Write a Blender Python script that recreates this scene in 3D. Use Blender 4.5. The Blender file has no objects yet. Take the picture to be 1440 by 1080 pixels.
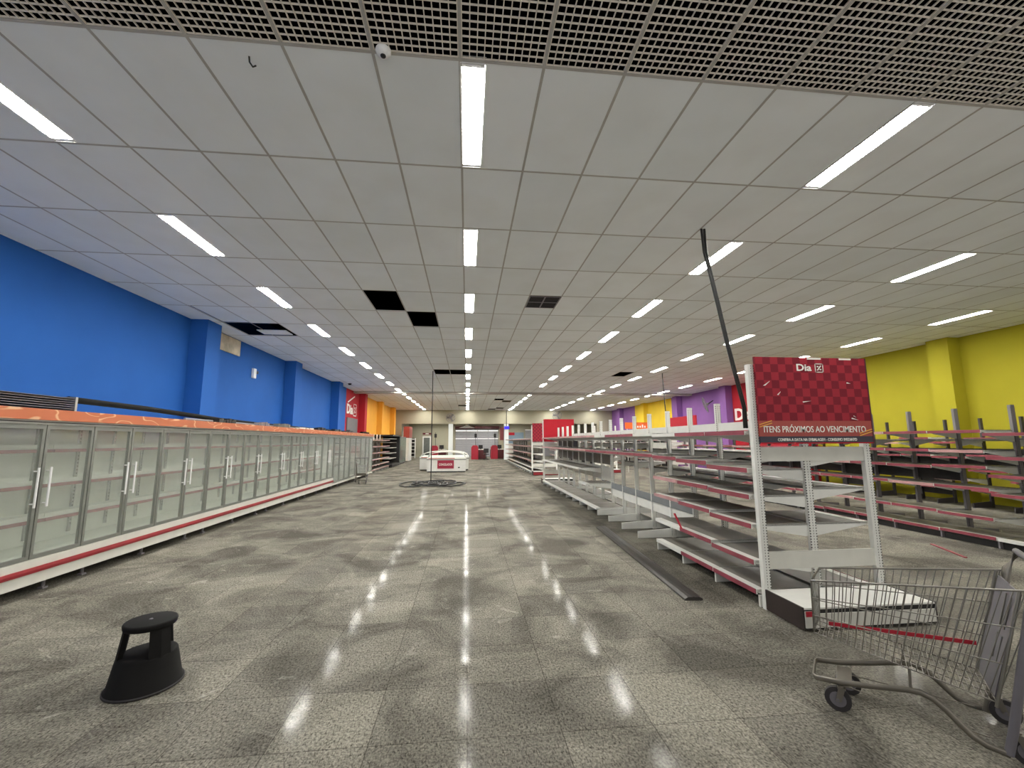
import bpy, math, random
from mathutils import Matrix, Vector
random.seed(7)
S = bpy.context.scene
COL = S.collection
PI = math.pi
H = 1.646          # camera height
CZ = 4.4245        # ceiling height
# ------------------------------------------------------------------ camera, light, exposure
cam = bpy.data.cameras.new('camera')
cam.sensor_fit = 'HORIZONTAL'; cam.sensor_width = 36.0
cam.lens = 36.0 * 599.2 / 1440.0
cam.clip_start = 0.05; cam.clip_end = 200
co = bpy.data.objects.new('camera', cam); COL.objects.link(co)
def cam_matrix(p, y, r):
    cp, sp, cy, sy, cr, sr = math.cos(p), math.sin(p), math.cos(y), math.sin(y), math.cos(r), math.sin(r)
    f = Vector((sy*cp, cy*cp, sp)); rt = Vector((cy, -sy, 0)); up = rt.cross(f)
    rr = cr*rt + sr*up; uu = -sr*rt + cr*up
    return Matrix(((rr.x, uu.x, -f.x, 0), (rr.y, uu.y, -f.y, 0), (rr.z, uu.z, -f.z, H), (0, 0, 0, 1)))
co.matrix_world = cam_matrix(0.1335, 0.1049, -0.0039)
S.camera = co
w = bpy.data.worlds.new('daylight_and_fill'); S.world = w; w.use_nodes = True
bg = w.node_tree.nodes['Background']
bg.inputs[0].default_value = (1.0, 0.975, 0.93, 1); bg.inputs[1].default_value = 1.1  # sky light; also an added fill through the open side behind the camera
S.view_settings.view_transform = 'Standard'; S.view_settings.look = 'None'
S.view_settings.exposure = 0.1; S.view_settings.gamma = 1.0
S.view_settings.use_curve_mapping = False
S.cycles.diffuse_bounces = 6; S.cycles.transparent_max_bounces = 16; S.cycles.sample_clamp_indirect = 6
TUBE = 98.0        # brightness of the fluorescent tubes

# ------------------------------------------------------------------ materials
def lin(c):
    return tuple(((v/255)/12.92 if v/255 <= 0.04045 else ((v/255+0.055)/1.055)**2.4) for v in c) + (1,)
MATS = {}
def mat(name, rgb, rough=0.5, metal=0.0, var=0.06, scale=6.0, bump=0.0, spec=0.5, emit=0.0):
    if name in MATS: return MATS[name]
    m = bpy.data.materials.new(name); m.use_nodes = True
    nt = m.node_tree; b = nt.nodes['Principled BSDF']
    c = lin(rgb)
    b.inputs['Roughness'].default_value = rough; b.inputs['Metallic'].default_value = metal
    b.inputs['Specular IOR Level'].default_value = spec
    tc = nt.nodes.new('ShaderNodeTexCoord'); nz = nt.nodes.new('ShaderNodeTexNoise')
    nz.inputs['Scale'].default_value = scale; nz.inputs['Detail'].default_value = 4
    nt.links.new(tc.outputs['Object'], nz.inputs['Vector'])
    rp = nt.nodes.new('ShaderNodeValToRGB')
    rp.color_ramp.elements[0].position = .3; rp.color_ramp.elements[1].position = .7
    rp.color_ramp.elements[0].color = tuple(v*(1-var) for v in c[:3]) + (1,)
    rp.color_ramp.elements[1].color = tuple(min(1, v*(1+var)) for v in c[:3]) + (1,)
    nt.links.new(nz.outputs['Fac'], rp.inputs['Fac']); nt.links.new(rp.outputs['Color'], b.inputs['Base Color'])
    if bump:
        bp = nt.nodes.new('ShaderNodeBump'); bp.inputs['Strength'].default_value = bump; bp.inputs['Distance'].default_value = .01
        nt.links.new(nz.outputs['Fac'], bp.inputs['Height']); nt.links.new(bp.outputs['Normal'], b.inputs['Normal'])
    if emit:
        b.inputs['Emission Color'].default_value = c; b.inputs['Emission Strength'].default_value = emit
    MATS[name] = m; return m

def glass_mat(name, tint, refl=0.10, dust=0.0):
    m = bpy.data.materials.new(name); m.use_nodes = True
    nt = m.node_tree; nt.nodes.clear()
    out = nt.nodes.new('ShaderNodeOutputMaterial'); mx = nt.nodes.new('ShaderNodeMixShader')
    tr = nt.nodes.new('ShaderNodeBsdfTransparent'); tr.inputs[0].default_value = tint
    gl = nt.nodes.new('ShaderNodeBsdfGlossy'); gl.inputs['Roughness'].default_value = 0.06
    lw = nt.nodes.new('ShaderNodeLayerWeight'); pw = nt.nodes.new('ShaderNodeMath'); pw.operation = 'POWER'; pw.inputs[1].default_value = 4.0
    nt.links.new(lw.outputs['Facing'], pw.inputs[0])
    fr = nt.nodes.new('ShaderNodeMath'); fr.operation = 'MULTIPLY_ADD'; fr.inputs[1].default_value = .55; fr.inputs[2].default_value = .03
    nt.links.new(pw.outputs[0], fr.inputs[0])
    nz = nt.nodes.new('ShaderNodeTexNoise'); nz.inputs['Scale'].default_value = 3
    tc = nt.nodes.new('ShaderNodeTexCoord'); nt.links.new(tc.outputs['Object'], nz.inputs['Vector'])
    ad = nt.nodes.new('ShaderNodeMath'); ad.operation = 'MULTIPLY_ADD'; ad.inputs[1].default_value = refl*.4
    nt.links.new(nz.outputs['Fac'], ad.inputs[0]); nt.links.new(fr.outputs[0], ad.inputs[2])
    nt.links.new(ad.outputs[0], mx.inputs[0]); nt.links.new(tr.outputs[0], mx.inputs[1]); nt.links.new(gl.outputs[0], mx.inputs[2])
    # a film of dust on the pane
    df = nt.nodes.new('ShaderNodeBsdfDiffuse'); df.inputs[0].default_value = (.72, .74, .70, 1)
    m2 = nt.nodes.new('ShaderNodeMixShader'); m2.inputs[0].default_value = dust
    nt.links.new(mx.outputs[0], m2.inputs[1]); nt.links.new(df.outputs[0], m2.inputs[2])
    nt.links.new(m2.outputs[0], out.inputs[0]); MATS[name] = m; return m

def floor_mat():
    m = bpy.data.materials.new('granite_tiles'); m.use_nodes = True
    nt = m.node_tree; N = nt.nodes; L = nt.links; b = N['Principled BSDF']
    tc = N.new('ShaderNodeTexCoord')
    mp = N.new('ShaderNodeMapping'); mp.inputs['Location'].default_value = (-0.018, -2.632 + 0.54*20, 0)
    L.new(tc.outputs['Object'], mp.inputs['Vector'])
    br = N.new('ShaderNodeTexBrick'); br.offset = 0; br.squash = 1
    br.inputs['Scale'].default_value = 1; br.inputs['Brick Width'].default_value = 0.54; br.inputs['Row Height'].default_value = 0.54
    br.inputs['Mortar Size'].default_value = 0.0028; br.inputs['Mortar Smooth'].default_value = 0.3; br.inputs['Bias'].default_value = 0
    br.inputs['Color1'].default_value = (.80, .80, .80, 1); br.inputs['Color2'].default_value = (1.12, 1.12, 1.10, 1)
    br.inputs['Mortar'].default_value = (.40, .39, .38, 1)
    L.new(mp.outputs[0], br.inputs['Vector'])
    # grain: mottled ground with short dark streaks of mineral
    n1 = N.new('ShaderNodeTexNoise'); n1.inputs['Scale'].default_value = 62; n1.inputs['Detail'].default_value = 7; n1.inputs['Roughness'].default_value = .72
    L.new(tc.outputs['Object'], n1.inputs['Vector'])
    r0 = N.new('ShaderNodeValToRGB'); e = r0.color_ramp.elements
    e[0].position = .36; e[0].color = lin((93, 91, 86)); e[1].position = .66; e[1].color = lin((171, 167, 157))
    L.new(n1.outputs['Fac'], r0.inputs['Fac'])
    m2 = N.new('ShaderNodeMapping'); m2.inputs['Rotation'].default_value = (0, 0, .75); m2.inputs['Scale'].default_value = (1, .36, 1)
    L.new(tc.outputs['Object'], m2.inputs['Vector'])
    n4 = N.new('ShaderNodeTexNoise'); n4.inputs['Scale'].default_value = 105; n4.inputs['Detail'].default_value = 3; n4.inputs['Roughness'].default_value = .6
    L.new(m2.outputs[0], n4.inputs['Vector'])
    r4 = N.new('ShaderNodeValToRGB'); e = r4.color_ramp.elements
    e[0].position = .52; e[0].color = (1, 1, 1, 1); e[1].position = .66; e[1].color = (.34, .33, .32, 1)
    L.new(n4.outputs['Fac'], r4.inputs['Fac'])
    r1 = N.new('ShaderNodeMix'); r1.data_type = 'RGBA'; r1.blend_type = 'MULTIPLY'; r1.inputs[0].default_value = 1
    L.new(r0.outputs[0], r1.inputs[6]); L.new(r4.outputs[0], r1.inputs[7])
    # dirt in large patches
    n2 = N.new('ShaderNodeTexNoise'); n2.inputs['Scale'].default_value = 1.1; n2.inputs['Detail'].default_value = 8; n2.inputs['Roughness'].default_value = .62; n2.inputs['Distortion'].default_value = .8
    L.new(tc.outputs['Object'], n2.inputs['Vector'])
    r2 = N.new('ShaderNodeValToRGB'); e = r2.color_ramp.elements
    e[0].position = .38; e[0].color = (.50, .495, .485, 1); e[1].position = .60; e[1].color = (1.04, 1.03, 1.0, 1)
    L.new(n2.outputs['Fac'], r2.inputs['Fac'])
    a = N.new('ShaderNodeMix'); a.data_type = 'RGBA'; a.blend_type = 'MULTIPLY'; a.inputs[0].default_value = 1
    L.new(r1.outputs[2], a.inputs[6]); L.new(r2.outputs[0], a.inputs[7])
    c = N.new('ShaderNodeMix'); c.data_type = 'RGBA'; c.blend_type = 'MULTIPLY'; c.inputs[0].default_value = 1
    L.new(a.outputs[2], c.inputs[6]); L.new(br.outputs['Color'], c.inputs[7])
    # pale scuffs
    n3 = N.new('ShaderNodeTexNoise'); n3.inputs['Scale'].default_value = 2.6; n3.inputs['Detail'].default_value = 9; n3.inputs['Roughness'].default_value = .7; n3.inputs['Distortion'].default_value = 2.0
    L.new(tc.outputs['Object'], n3.inputs['Vector'])
    r3 = N.new('ShaderNodeValToRGB'); e = r3.color_ramp.elements
    e[0].position = .60; e[0].color = (0, 0, 0, 1); e[1].position = .72; e[1].color = (.55, .55, .55, 1)
    L.new(n3.outputs['Fac'], r3.inputs['Fac'])
    d = N.new('ShaderNodeMix'); d.data_type = 'RGBA'; d.inputs[7].default_value = lin((186, 182, 172))
    L.new(r3.outputs[0], d.inputs[0]); L.new(c.outputs[2], d.inputs[6])
    # dark dirt band left where the shelf plinths stood
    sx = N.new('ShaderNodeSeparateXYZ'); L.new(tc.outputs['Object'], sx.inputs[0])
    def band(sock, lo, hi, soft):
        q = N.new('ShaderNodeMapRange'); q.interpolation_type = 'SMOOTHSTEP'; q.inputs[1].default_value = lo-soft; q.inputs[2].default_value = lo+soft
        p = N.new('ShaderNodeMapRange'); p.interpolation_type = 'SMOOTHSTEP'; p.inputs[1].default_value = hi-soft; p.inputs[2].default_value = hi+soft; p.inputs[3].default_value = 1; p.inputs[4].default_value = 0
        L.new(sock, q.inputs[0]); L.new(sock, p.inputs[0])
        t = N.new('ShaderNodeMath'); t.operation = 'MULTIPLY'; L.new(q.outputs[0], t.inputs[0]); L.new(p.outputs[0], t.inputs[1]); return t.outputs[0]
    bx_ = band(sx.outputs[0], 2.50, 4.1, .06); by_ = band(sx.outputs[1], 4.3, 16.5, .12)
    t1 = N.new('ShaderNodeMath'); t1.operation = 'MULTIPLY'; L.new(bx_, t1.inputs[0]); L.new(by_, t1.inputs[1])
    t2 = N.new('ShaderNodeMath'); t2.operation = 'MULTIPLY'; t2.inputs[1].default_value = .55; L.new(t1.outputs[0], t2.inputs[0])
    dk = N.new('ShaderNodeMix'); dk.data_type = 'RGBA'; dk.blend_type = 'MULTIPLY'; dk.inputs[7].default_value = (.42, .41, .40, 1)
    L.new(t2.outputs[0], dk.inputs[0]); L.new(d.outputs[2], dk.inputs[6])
    N.remove(b)
    df = N.new('ShaderNodeBsdfDiffuse'); L.new(dk.outputs[2], df.inputs[0])
    gl = N.new('ShaderNodeBsdfGlossy'); gl.inputs[0].default_value = (1, 1, 1, 1)
    rr = N.new('ShaderNodeMapRange'); rr.inputs[1].default_value = .38; rr.inputs[2].default_value = .66; rr.inputs[3].default_value = .035; rr.inputs[4].default_value = .17
    L.new(n3.outputs['Fac'], rr.inputs[0]); L.new(rr.outputs[0], gl.inputs['Roughness'])
    bp = N.new('ShaderNodeBump'); bp.inputs['Strength'].default_value = .04; bp.inputs['Distance'].default_value = .002
    L.new(n1.outputs['Fac'], bp.inputs['Height']); L.new(bp.outputs[0], gl.inputs['Normal'])
    lw = N.new('ShaderNodeLayerWeight'); pw = N.new('ShaderNodeMath'); pw.operation = 'POWER'; pw.inputs[1].default_value = 5
    L.new(lw.outputs['Facing'], pw.inputs[0])
    ma = N.new('ShaderNodeMath'); ma.operation = 'MULTIPLY_ADD'; ma.inputs[1].default_value = .07; ma.inputs[2].default_value = .012
    L.new(pw.outputs[0], ma.inputs[0])
    gm_ = N.new('ShaderNodeMapRange'); gm_.inputs[1].default_value = .40; gm_.inputs[2].default_value = .58; gm_.inputs[3].default_value = .25; gm_.inputs[4].default_value = 1.0
    L.new(n2.outputs['Fac'], gm_.inputs[0])
    gq = N.new('ShaderNodeMath'); gq.operation = 'MULTIPLY'; L.new(ma.outputs[0], gq.inputs[0]); L.new(gm_.outputs[0], gq.inputs[1])
    mx = N.new('ShaderNodeMixShader'); L.new(gq.outputs[0], mx.inputs[0]); L.new(df.outputs[0], mx.inputs[1]); L.new(gl.outputs[0], mx.inputs[2])
    L.new(mx.outputs[0], N['Material Output'].inputs[0])
    MATS['floor'] = m; return m

def tile_mat():
    m = bpy.data.materials.new('ceiling_tile'); m.use_nodes = True
    nt = m.node_tree; N = nt.nodes; L = nt.links; b = N['Principled BSDF']
    tc = N.new('ShaderNodeTexCoord')
    mp = N.new('ShaderNodeMapping'); mp.inputs['Location'].default_value = (.0784 + 12.5, -2.8067 + 12.5, 0)
    L.new(tc.outputs['Object'], mp.inputs['Vector'])
    br = N.new('ShaderNodeTexBrick'); br.offset = 0
    br.inputs['Scale'].default_value = 1; br.inputs['Brick Width'].default_value = .625; br.inputs['Row Height'].default_value = 1.25
    br.inputs['Mortar Size'].default_value = 0
    br.inputs['Color1'].default_value = lin((238, 242, 243)); br.inputs['Color2'].default_value = lin((246, 249, 250))
    L.new(mp.outputs[0], br.inputs['Vector'])
    nz = N.new('ShaderNodeTexNoise'); nz.inputs['Scale'].default_value = 1.5; nz.inputs['Detail'].default_value = 5
    L.new(tc.outputs['Object'], nz.inputs['Vector'])
    rp = N.new('ShaderNodeValToRGB'); rp.color_ramp.elements[0].color = (.955, .95, .94, 1); rp.color_ramp.elements[1].color = (1, 1, 1, 1)
    rp.color_ramp.elements[0].position = .35; rp.color_ramp.elements[1].position = .6
    L.new(nz.outputs['Fac'], rp.inputs['Fac'])
    a = N.new('ShaderNodeMix'); a.data_type = 'RGBA'; a.blend_type = 'MULTIPLY'; a.inputs[0].default_value = 1
    L.new(br.outputs['Color'], a.inputs[6]); L.new(rp.outputs[0], a.inputs[7]); L.new(a.outputs[2], b.inputs['Base Color'])
    b.inputs['Roughness'].default_value = .9; b.inputs['Specular IOR Level'].default_value = .1
    MATS['tile'] = m; return m

def check_mat(name, c1, c2, size):
    m = bpy.data.materials.new(name); m.use_nodes = True
    nt = m.node_tree; N = nt.nodes; L = nt.links; b = N['Principled BSDF']
    tc = N.new('ShaderNodeTexCoord'); ck = N.new('ShaderNodeTexChecker')
    ck.inputs['Scale'].default_value = 1/size; ck.inputs['Color1'].default_value = lin(c1); ck.inputs['Color2'].default_value = lin(c2)
    mp = N.new('ShaderNodeMapping'); mp.inputs['Location'].default_value = (.013, .5*size, .021)
    L.new(tc.outputs['Object'], mp.inputs['Vector']); L.new(mp.outputs[0], ck.inputs['Vector'])
    L.new(ck.outputs['Color'], b.inputs['Base Color']); b.inputs['Roughness'].default_value = .6; b.inputs['Specular IOR Level'].default_value = .15
    MATS[name] = m; return m

def orange_mat():
    m = bpy.data.materials.new('orange_vinyl'); m.use_nodes = True
    nt = m.node_tree; N = nt.nodes; L = nt.links; b = N['Principled BSDF']
    tc = N.new('ShaderNodeTexCoord'); mp = N.new('ShaderNodeMapping'); mp.inputs['Scale'].default_value = (1, 1.2, 4)
    L.new(tc.outputs['Object'], mp.inputs['Vector'])
    nz = N.new('ShaderNodeTexNoise'); nz.inputs['Scale'].default_value = 1.6; nz.inputs['Detail'].default_value = 1
    L.new(mp.outputs[0], nz.inputs['Vector'])
    rp = N.new('ShaderNodeValToRGB'); e = rp.color_ramp.elements
    o = lin((204, 118, 82))
    e[0].position = .495; e[0].color = o; e[1].position = .535; e[1].color = o
    k = e.new(.508); k.color = lin((236, 190, 150)); k = e.new(.52); k.color = lin((236, 190, 150))
    L.new(nz.outputs['Fac'], rp.inputs['Fac']); L.new(rp.outputs[0], b.inputs['Base Color']); b.inputs['Roughness'].default_value = .4
    MATS['orange'] = m; return m

FLOOR = floor_mat(); TILE = tile_mat(); ORANGE = orange_mat()
GLASS = glass_mat('door_glass', (.95, .97, .96, 1), .12, .14)
HAZE = glass_mat('cloudy_plastic', (.66, .67, .66, 1), .2, .22)
CURVED = glass_mat('curved_glass', (.86, .90, .90, 1), .3, .35)
WHITE = mat('white_paint_steel', (226, 226, 220), .42, 0, .04)
WHITE2 = mat('off_white_panel', (208, 207, 198), .5, 0, .05)
STRIP = mat('pink_price_strip', (142, 66, 78), .35, 0, .2, 4)
STRIPR = mat('red_price_strip', (176, 24, 48), .35, 0, .08)
PALE = mat('pale_pink_strip', (186, 142, 142), .35, 0, .15, 4)
LINER = mat('grey_shelf_liner', (118, 114, 106), .6, 0, .16, 3)
GREYP = mat('grey_post_paint', (124, 120, 124), .5, 0, .06)
DARKP = mat('dark_post_paint', (62, 58, 62), .5, 0, .06)
SLOT = mat('slot_shadow', (40, 38, 38), .9, 0, 0)
BLACK = mat('black_plastic', (26, 25, 25), .5, 0, .1)
MATT = mat('matt_black_plastic', (17, 16, 16), .8, 0, .1, 9, .05, .18)
BROWN = mat('dark_brown_kick', (44, 34, 31), .55, 0, .15)
ALU = mat('brushed_aluminium', (176, 178, 174), .36, .85, .05)
ALUD = mat('dark_aluminium', (118, 120, 116), .42, .7, .06)
CHROME = mat('zinc_wire', (150, 147, 140), .34, .9, .08)
CHASSIS = mat('zinc_chassis', (122, 117, 108), .42, .7, .12)
RUBBER = mat('wheel_rubber', (44, 41, 42), .7, 0, .15)
GREYPL = mat('grey_plastic', (104, 101, 106), .5, 0, .08)
INNER = mat('freezer_liner', (238, 240, 232), .5, 0, .05)
MAROON = mat('maroon_bumper', (142, 34, 42), .4, 0, .12)
REDP = mat('red_sign_paint', (166, 28, 42), .6, 0, .05, spec=.2)
GREYB = mat('grey_back_panel', (122, 126, 128), .5, 0, .08)
DARKB = mat('dark_back_panel', (48, 46, 44), .6, 0, .2)
CREAM = mat('cream_wall_paint', (160, 156, 136), .7, 0, .04, 1)
COOLW = mat('white_column_paint', (226, 232, 232), .6, 0, .03, 1)
VOID = mat('void_dark', (14, 13, 12), 1, 0, 0, spec=0)
TBAR = mat('ceiling_grid_bar', (180, 176, 169), .6, 0, .08)  # greyer than the tiles to paint in the shadow gap along the bars
GRIL = mat('grille_plastic', (232, 224, 212), .6, 0, .08)
LAMPW = mat('lamp_tray_white', (235, 235, 235), .4, 0, .02)
TUBEM = mat('tube_glow', (255, 253, 246), .4, 0, 0, emit=TUBE)
LETW = mat('white_lettering', (238, 236, 228), .5, 0, .02)
CABLE = mat('black_cable', (22, 22, 22), .5, 0, .1)
SHUT = mat('shutter_grey', (166, 166, 170), .5, .2, .04)
BLUE = mat('blue_wall_paint', (38, 91, 166), .7, 0, .05, 1.2, 0, .15)
YGRN = mat('lime_wall_paint', (172, 163, 44), .7, 0, .04, 1.2, 0, .15)
ORNW = mat('amber_wall_paint', (236, 172, 66), .7, 0, .05, 1.2, 0, .15)
PURP = mat('purple_wall_paint', (134, 92, 154), .7, 0, .05, 1.2, 0, .15)
REDW = mat('red_wall_paint', (170, 40, 50), .7, 0, .05, 1.2, 0, .15)
YELW = mat('yellow_wall_paint', (232, 200, 60), .7, 0, .05, 1.2, 0, .15)

# ------------------------------------------------------------------ mesh helpers
def top(o):
    while o.parent: o = o.parent
    return o
class MB:
    def __init__(s): s.v = []; s.f = []; s.m = []; s.sm = []
    def add(s, vs, fs, mi=0, smooth=False):
        n = len(s.v); s.v += [tuple(p) for p in vs]
        for f in fs: s.f.append(tuple(n+i for i in f)); s.m.append(mi); s.sm.append(smooth)
        return s
    def box(s, x0, x1, y0, y1, z0, z1, mi=0):
        if x0 > x1: x0, x1 = x1, x0
        if y0 > y1: y0, y1 = y1, y0
        if z0 > z1: z0, z1 = z1, z0
        return s.add([(x0,y0,z0),(x1,y0,z0),(x1,y1,z0),(x0,y1,z0),(x0,y0,z1),(x1,y0,z1),(x1,y1,z1),(x0,y1,z1)],
              [(3,2,1,0),(4,5,6,7),(0,1,5,4),(1,2,6,5),(2,3,7,6),(3,0,4,7)], mi)
    def prism(s, poly, lo, hi, axis='y', mi=0):
        n = len(poly)
        def P(p, t): return {'y': (p[0], t, p[1]), 'x': (t, p[0], p[1]), 'z': (p[0], p[1], t)}[axis]
        vs = [P(p, lo) for p in poly] + [P(p, hi) for p in poly]
        fs = [tuple(range(n))[::-1], tuple(range(n, 2*n))] + [(i, (i+1) % n, n+(i+1) % n, n+i) for i in range(n)]
        return s.add(vs, fs, mi)
    def cyl(s, p0, p1, r0, r1=None, n=12, mi=0, cap=True):
        r1 = r0 if r1 is None else r1
        p0 = Vector(p0); p1 = Vector(p1); d = (p1-p0).normalized()
        a = d.orthogonal().normalized(); b = d.cross(a)
        vs = []
        for p, r in ((p0, r0), (p1, r1)):
            for i in range(n):
                t = 2*PI*i/n; vs.append(p + a*math.cos(t)*r + b*math.sin(t)*r)
        s.add(vs, [(i, (i+1) % n, n+(i+1) % n, n+i) for i in range(n)], mi, True)
        if cap: s.add(vs, [tuple(range(n))[::-1], tuple(range(n, 2*n))], mi)
        return s
    def tube(s, pts, r, n=8, mi=0, closed=False, flat=1.0):
        pts = [Vector(p) for p in pts]; k = len(pts); vs = []
        for i, p in enumerate(pts):
            q0 = pts[i-1] if (i or closed) else p; q1 = pts[(i+1) % k] if (i < k-1 or closed) else p
            d = (q1-q0).normalized()
            up = Vector((0, 0, 1)) if abs(d.z) < .95 else Vector((1, 0, 0))
            a = d.cross(up).normalized(); b = a.cross(d)
            for j in range(n):
                t = 2*PI*(j+.5)/n; vs.append(p + a*math.cos(t)*r*flat + b*math.sin(t)*r)
        fs = []
        for i in range(k if closed else k-1):
            for j in range(n):
                fs.append((i*n+j, i*n+(j+1) % n, ((i+1) % k)*n+(j+1) % n, ((i+1) % k)*n+j))
        s.add(vs, fs, mi, n > 4)
        if not closed:
            s.add(vs[:n], [tuple(range(n))[::-1]], mi); s.add(vs[-n:], [tuple(range(n))], mi)
        return s
    def lathe(s, prof, n=32, mi=0, c=(0, 0), sx=1, sy=1):
        vs = []
        for r, z in prof:
            for i in range(n):
                t = 2*PI*i/n; vs.append((c[0]+r*math.cos(t)*sx, c[1]+r*math.sin(t)*sy, z))
        k = len(prof)
        fs = [(i*n+j, i*n+(j+1) % n, (i+1)*n+(j+1) % n, (i+1)*n+j) for i in range(k-1) for j in range(n)]
        s.add(vs, fs, mi, True)
        return s
    def quad(s, a, b, c, d, mi=0): return s.add([a, b, c, d], [(0, 1, 2, 3)], mi)
    def mesh(s, name, mats, off=(0, 0, 0)):
        me = bpy.data.meshes.new(name)
        me.from_pydata([(a-off[0], b-off[1], c-off[2]) for a, b, c in s.v], [], s.f)
        for m in (mats if isinstance(mats, (list, tuple)) else [mats]): me.materials.append(m)
        for p, mi, sm in zip(me.polygons, s.m, s.sm): p.material_index = mi; p.use_smooth = sm
        me.update(); return me
    def build(s, name, mats, parent=None, local=False):
        off = (0, 0, 0)
        if parent and not local: off = top(parent).location
        return link(name, s.mesh(name, mats, off), parent)
def link(name, me, parent=None, loc=None):
    o = bpy.data.objects.new(name, me); COL.objects.link(o)
    if parent: o.parent = parent
    if loc: o.location = loc
    return o
def tag(o, label, cat, group=None, kind=None):
    o['label'] = label; o['category'] = cat
    if group: o['group'] = group
    if kind: o['kind'] = kind
    return o
def thing(name, loc, label, cat, group=None, rot=0):
    o = bpy.data.objects.new(name, None); COL.objects.link(o); o.location = loc; o.rotation_euler = (0, 0, rot)
    o.empty_display_size = .1
    return tag(o, label, cat, group)
def dup(root, loc, label, group=None):
    r = root.copy(); COL.objects.link(r); r.location = loc; r['label'] = label
    if group: r['group'] = group
    for ch in list(root.children):
        c = ch.copy(); COL.objects.link(c); c.parent = r
        for g in list(ch.children):
            d = g.copy(); COL.objects.link(d); d.parent = c
    return r
def struct(name, mb, mats):
    o = mb.build(name, mats); o['kind'] = 'structure'; return o
def text_mb(txt, height, width=None, depth=.004, bold=0.0, spacing=1.0):
    cu = bpy.data.curves.new('t', 'FONT'); cu.body = txt; cu.size = 1; cu.extrude = .5; cu.offset = bold; cu.space_character = spacing
    cu.resolution_u = 3
    o = bpy.data.objects.new('t', cu); COL.objects.link(o)
    dg = bpy.context.evaluated_depsgraph_get(); me = bpy.data.meshes.new_from_object(o.evaluated_get(dg))
    bpy.data.objects.remove(o)
    xs = [v.co.x for v in me.vertices]; ys = [v.co.y for v in me.vertices]
    x0, x1, y0, y1 = min(xs), max(xs), min(ys), max(ys)
    sy = height/(y1-y0); sx = width/(x1-x0) if width else sy
    vs = [((v.co.x-x0)*sx, (v.co.y-y0)*sy, v.co.z*depth) for v in me.vertices]
    fs = [tuple(p.vertices) for p in me.polygons]
    bpy.data.meshes.remove(me)
    return vs, fs, (x1-x0)*sx
def put_text(mb, txt, O, R, U, height, width=None, depth=.004, bold=0.0, mi=0):
    vs, fs, wd = text_mb(txt, height, width, depth, bold)
    R = Vector(R); U = Vector(U); Nn = R.cross(U); O = Vector(O)
    mb.add([O + R*x + U*y + Nn*z for x, y, z in vs], fs, mi); return wd
def put_bar(mb, O, R, U, pts, th, d=.004, mi=0):
    """thick polyline in the plane O,R,U"""
    R = Vector(R); U = Vector(U); Nn = R.cross(U); O = Vector(O)
    for (a, b), (c, e) in zip(pts[:-1], pts[1:]):
        A = O+R*a+U*b; B = O+R*c+U*e; t = (B-A).normalized(); q = Nn.cross(t)*th/2; t = t*th/2
        vs = [A-t-q, B+t-q, B+t+q, A-t+q]
        mb.add([v-Nn*d/2 for v in vs]+[v+Nn*d/2 for v in vs], [(3,2,1,0),(4,5,6,7),(0,1,5,4),(1,2,6,5),(2,3,7,6),(3,0,4,7)], mi)
def put_logo(mb, O, R, U, s, mi=0):
    """rounded square with a percent sign"""
    t = .12*s; e = .5*s; q = .14*s
    pts = [(q, 0)]
    def arc(cx, cy, a0):
        return [(cx+q*math.cos(a0+PI/2*i/4), cy+q*math.sin(a0+PI/2*i/4)) for i in range(5)]
    pts = arc(s-q, q, -PI/2)+arc(s-q, s-q, 0)+arc(q, s-q, PI/2)+arc(q, q, PI)
    put_bar(mb, O, R, U, pts+[pts[0]], t*.8, mi=mi)
    put_bar(mb, O, R, U, [(.3*s, .26*s), (.7*s, .74*s)], t, mi=mi)
    for cx, cy in ((.33*s, .68*s), (.67*s, .32*s)):
        put_bar(mb, O, R, U, [(cx-.02*s, cy), (cx+.02*s, cy)], .15*s, mi=mi)
ORD = ['first', 'second', 'third', 'fourth', 'fifth', 'sixth', 'seventh', 'eighth', 'ninth', 'tenth', 'eleventh', 'twelfth', 'thirteenth', 'fourteenth', 'fifteenth', 'sixteenth', 'seventeenth']

# ------------------------------------------------------------------ setting
XL, XR = -6.25, 13.4
Y0, YB, YE = -2.6, 38.5, 50.0
gx = lambda i: -0.0784 + .625*i
gy = lambda j: 2.8067 + 1.25*j
struct('floor', MB().box(XL-1, XR+1, Y0, YE+3, -.1, 0), FLOOR)
HOLES = {(-3, 4), (-2, 5), (-9, 6), (-8, 6), (-2, 11), (-1, 11), (10, 11), (3, 20), (4, 21), (4, 26), (-1, 24), (3, 27)}
COLS = [(-6, 'above the glass-door freezers'), (0, 'along the middle aisle'), (6, 'above the near white gondola'), (12, 'between the two long gondolas'), (18, 'beside the lime wall')]
ROWS = {-6: list(range(15)), 0: list(range(15)), 6: [n for n in range(15) if n != 8], 12: list(range(1, 15)), 18: list(range(2, 15))}
LAMPY = {i: [(gy(2*n), gy(2*n+1)) if n < 9 else (24.72+2.42*(n-9), 25.97+2.42*(n-9)) for n in ROWS[i]] for i in ROWS}
cm = MB()
for j in range(0, 29):
    for i in range(-10, 22):
        if (i, j) in HOLES: continue
        x0 = max(gx(i), XL); x1 = min(gx(i+1), XR); y0 = gy(j); y1 = min(gy(j+1), YB)
        if (i, j) == (2, 4): y0 += .72
        if (i, j) == (-9, 5): x0 += .05; y1 -= .045
        if i in LAMPY:                       # leave the lamp troughs open
            y = y0
            for a, b in LAMPY[i]:
                a = max(a, y0); b = min(b, y1)
                if b-a < 1e-4: continue
                if a-y > 1e-4: cm.box(x0, x0+.192, y, a, CZ, CZ+.015, 0)
                y = b
            if y1-y > 1e-4: cm.box(x0, x0+.192, y, y1, CZ, CZ+.015, 0)
            x0 += .192
        cm.box(x0, x1, y0, y1, CZ, CZ+.015, 0)
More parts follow.
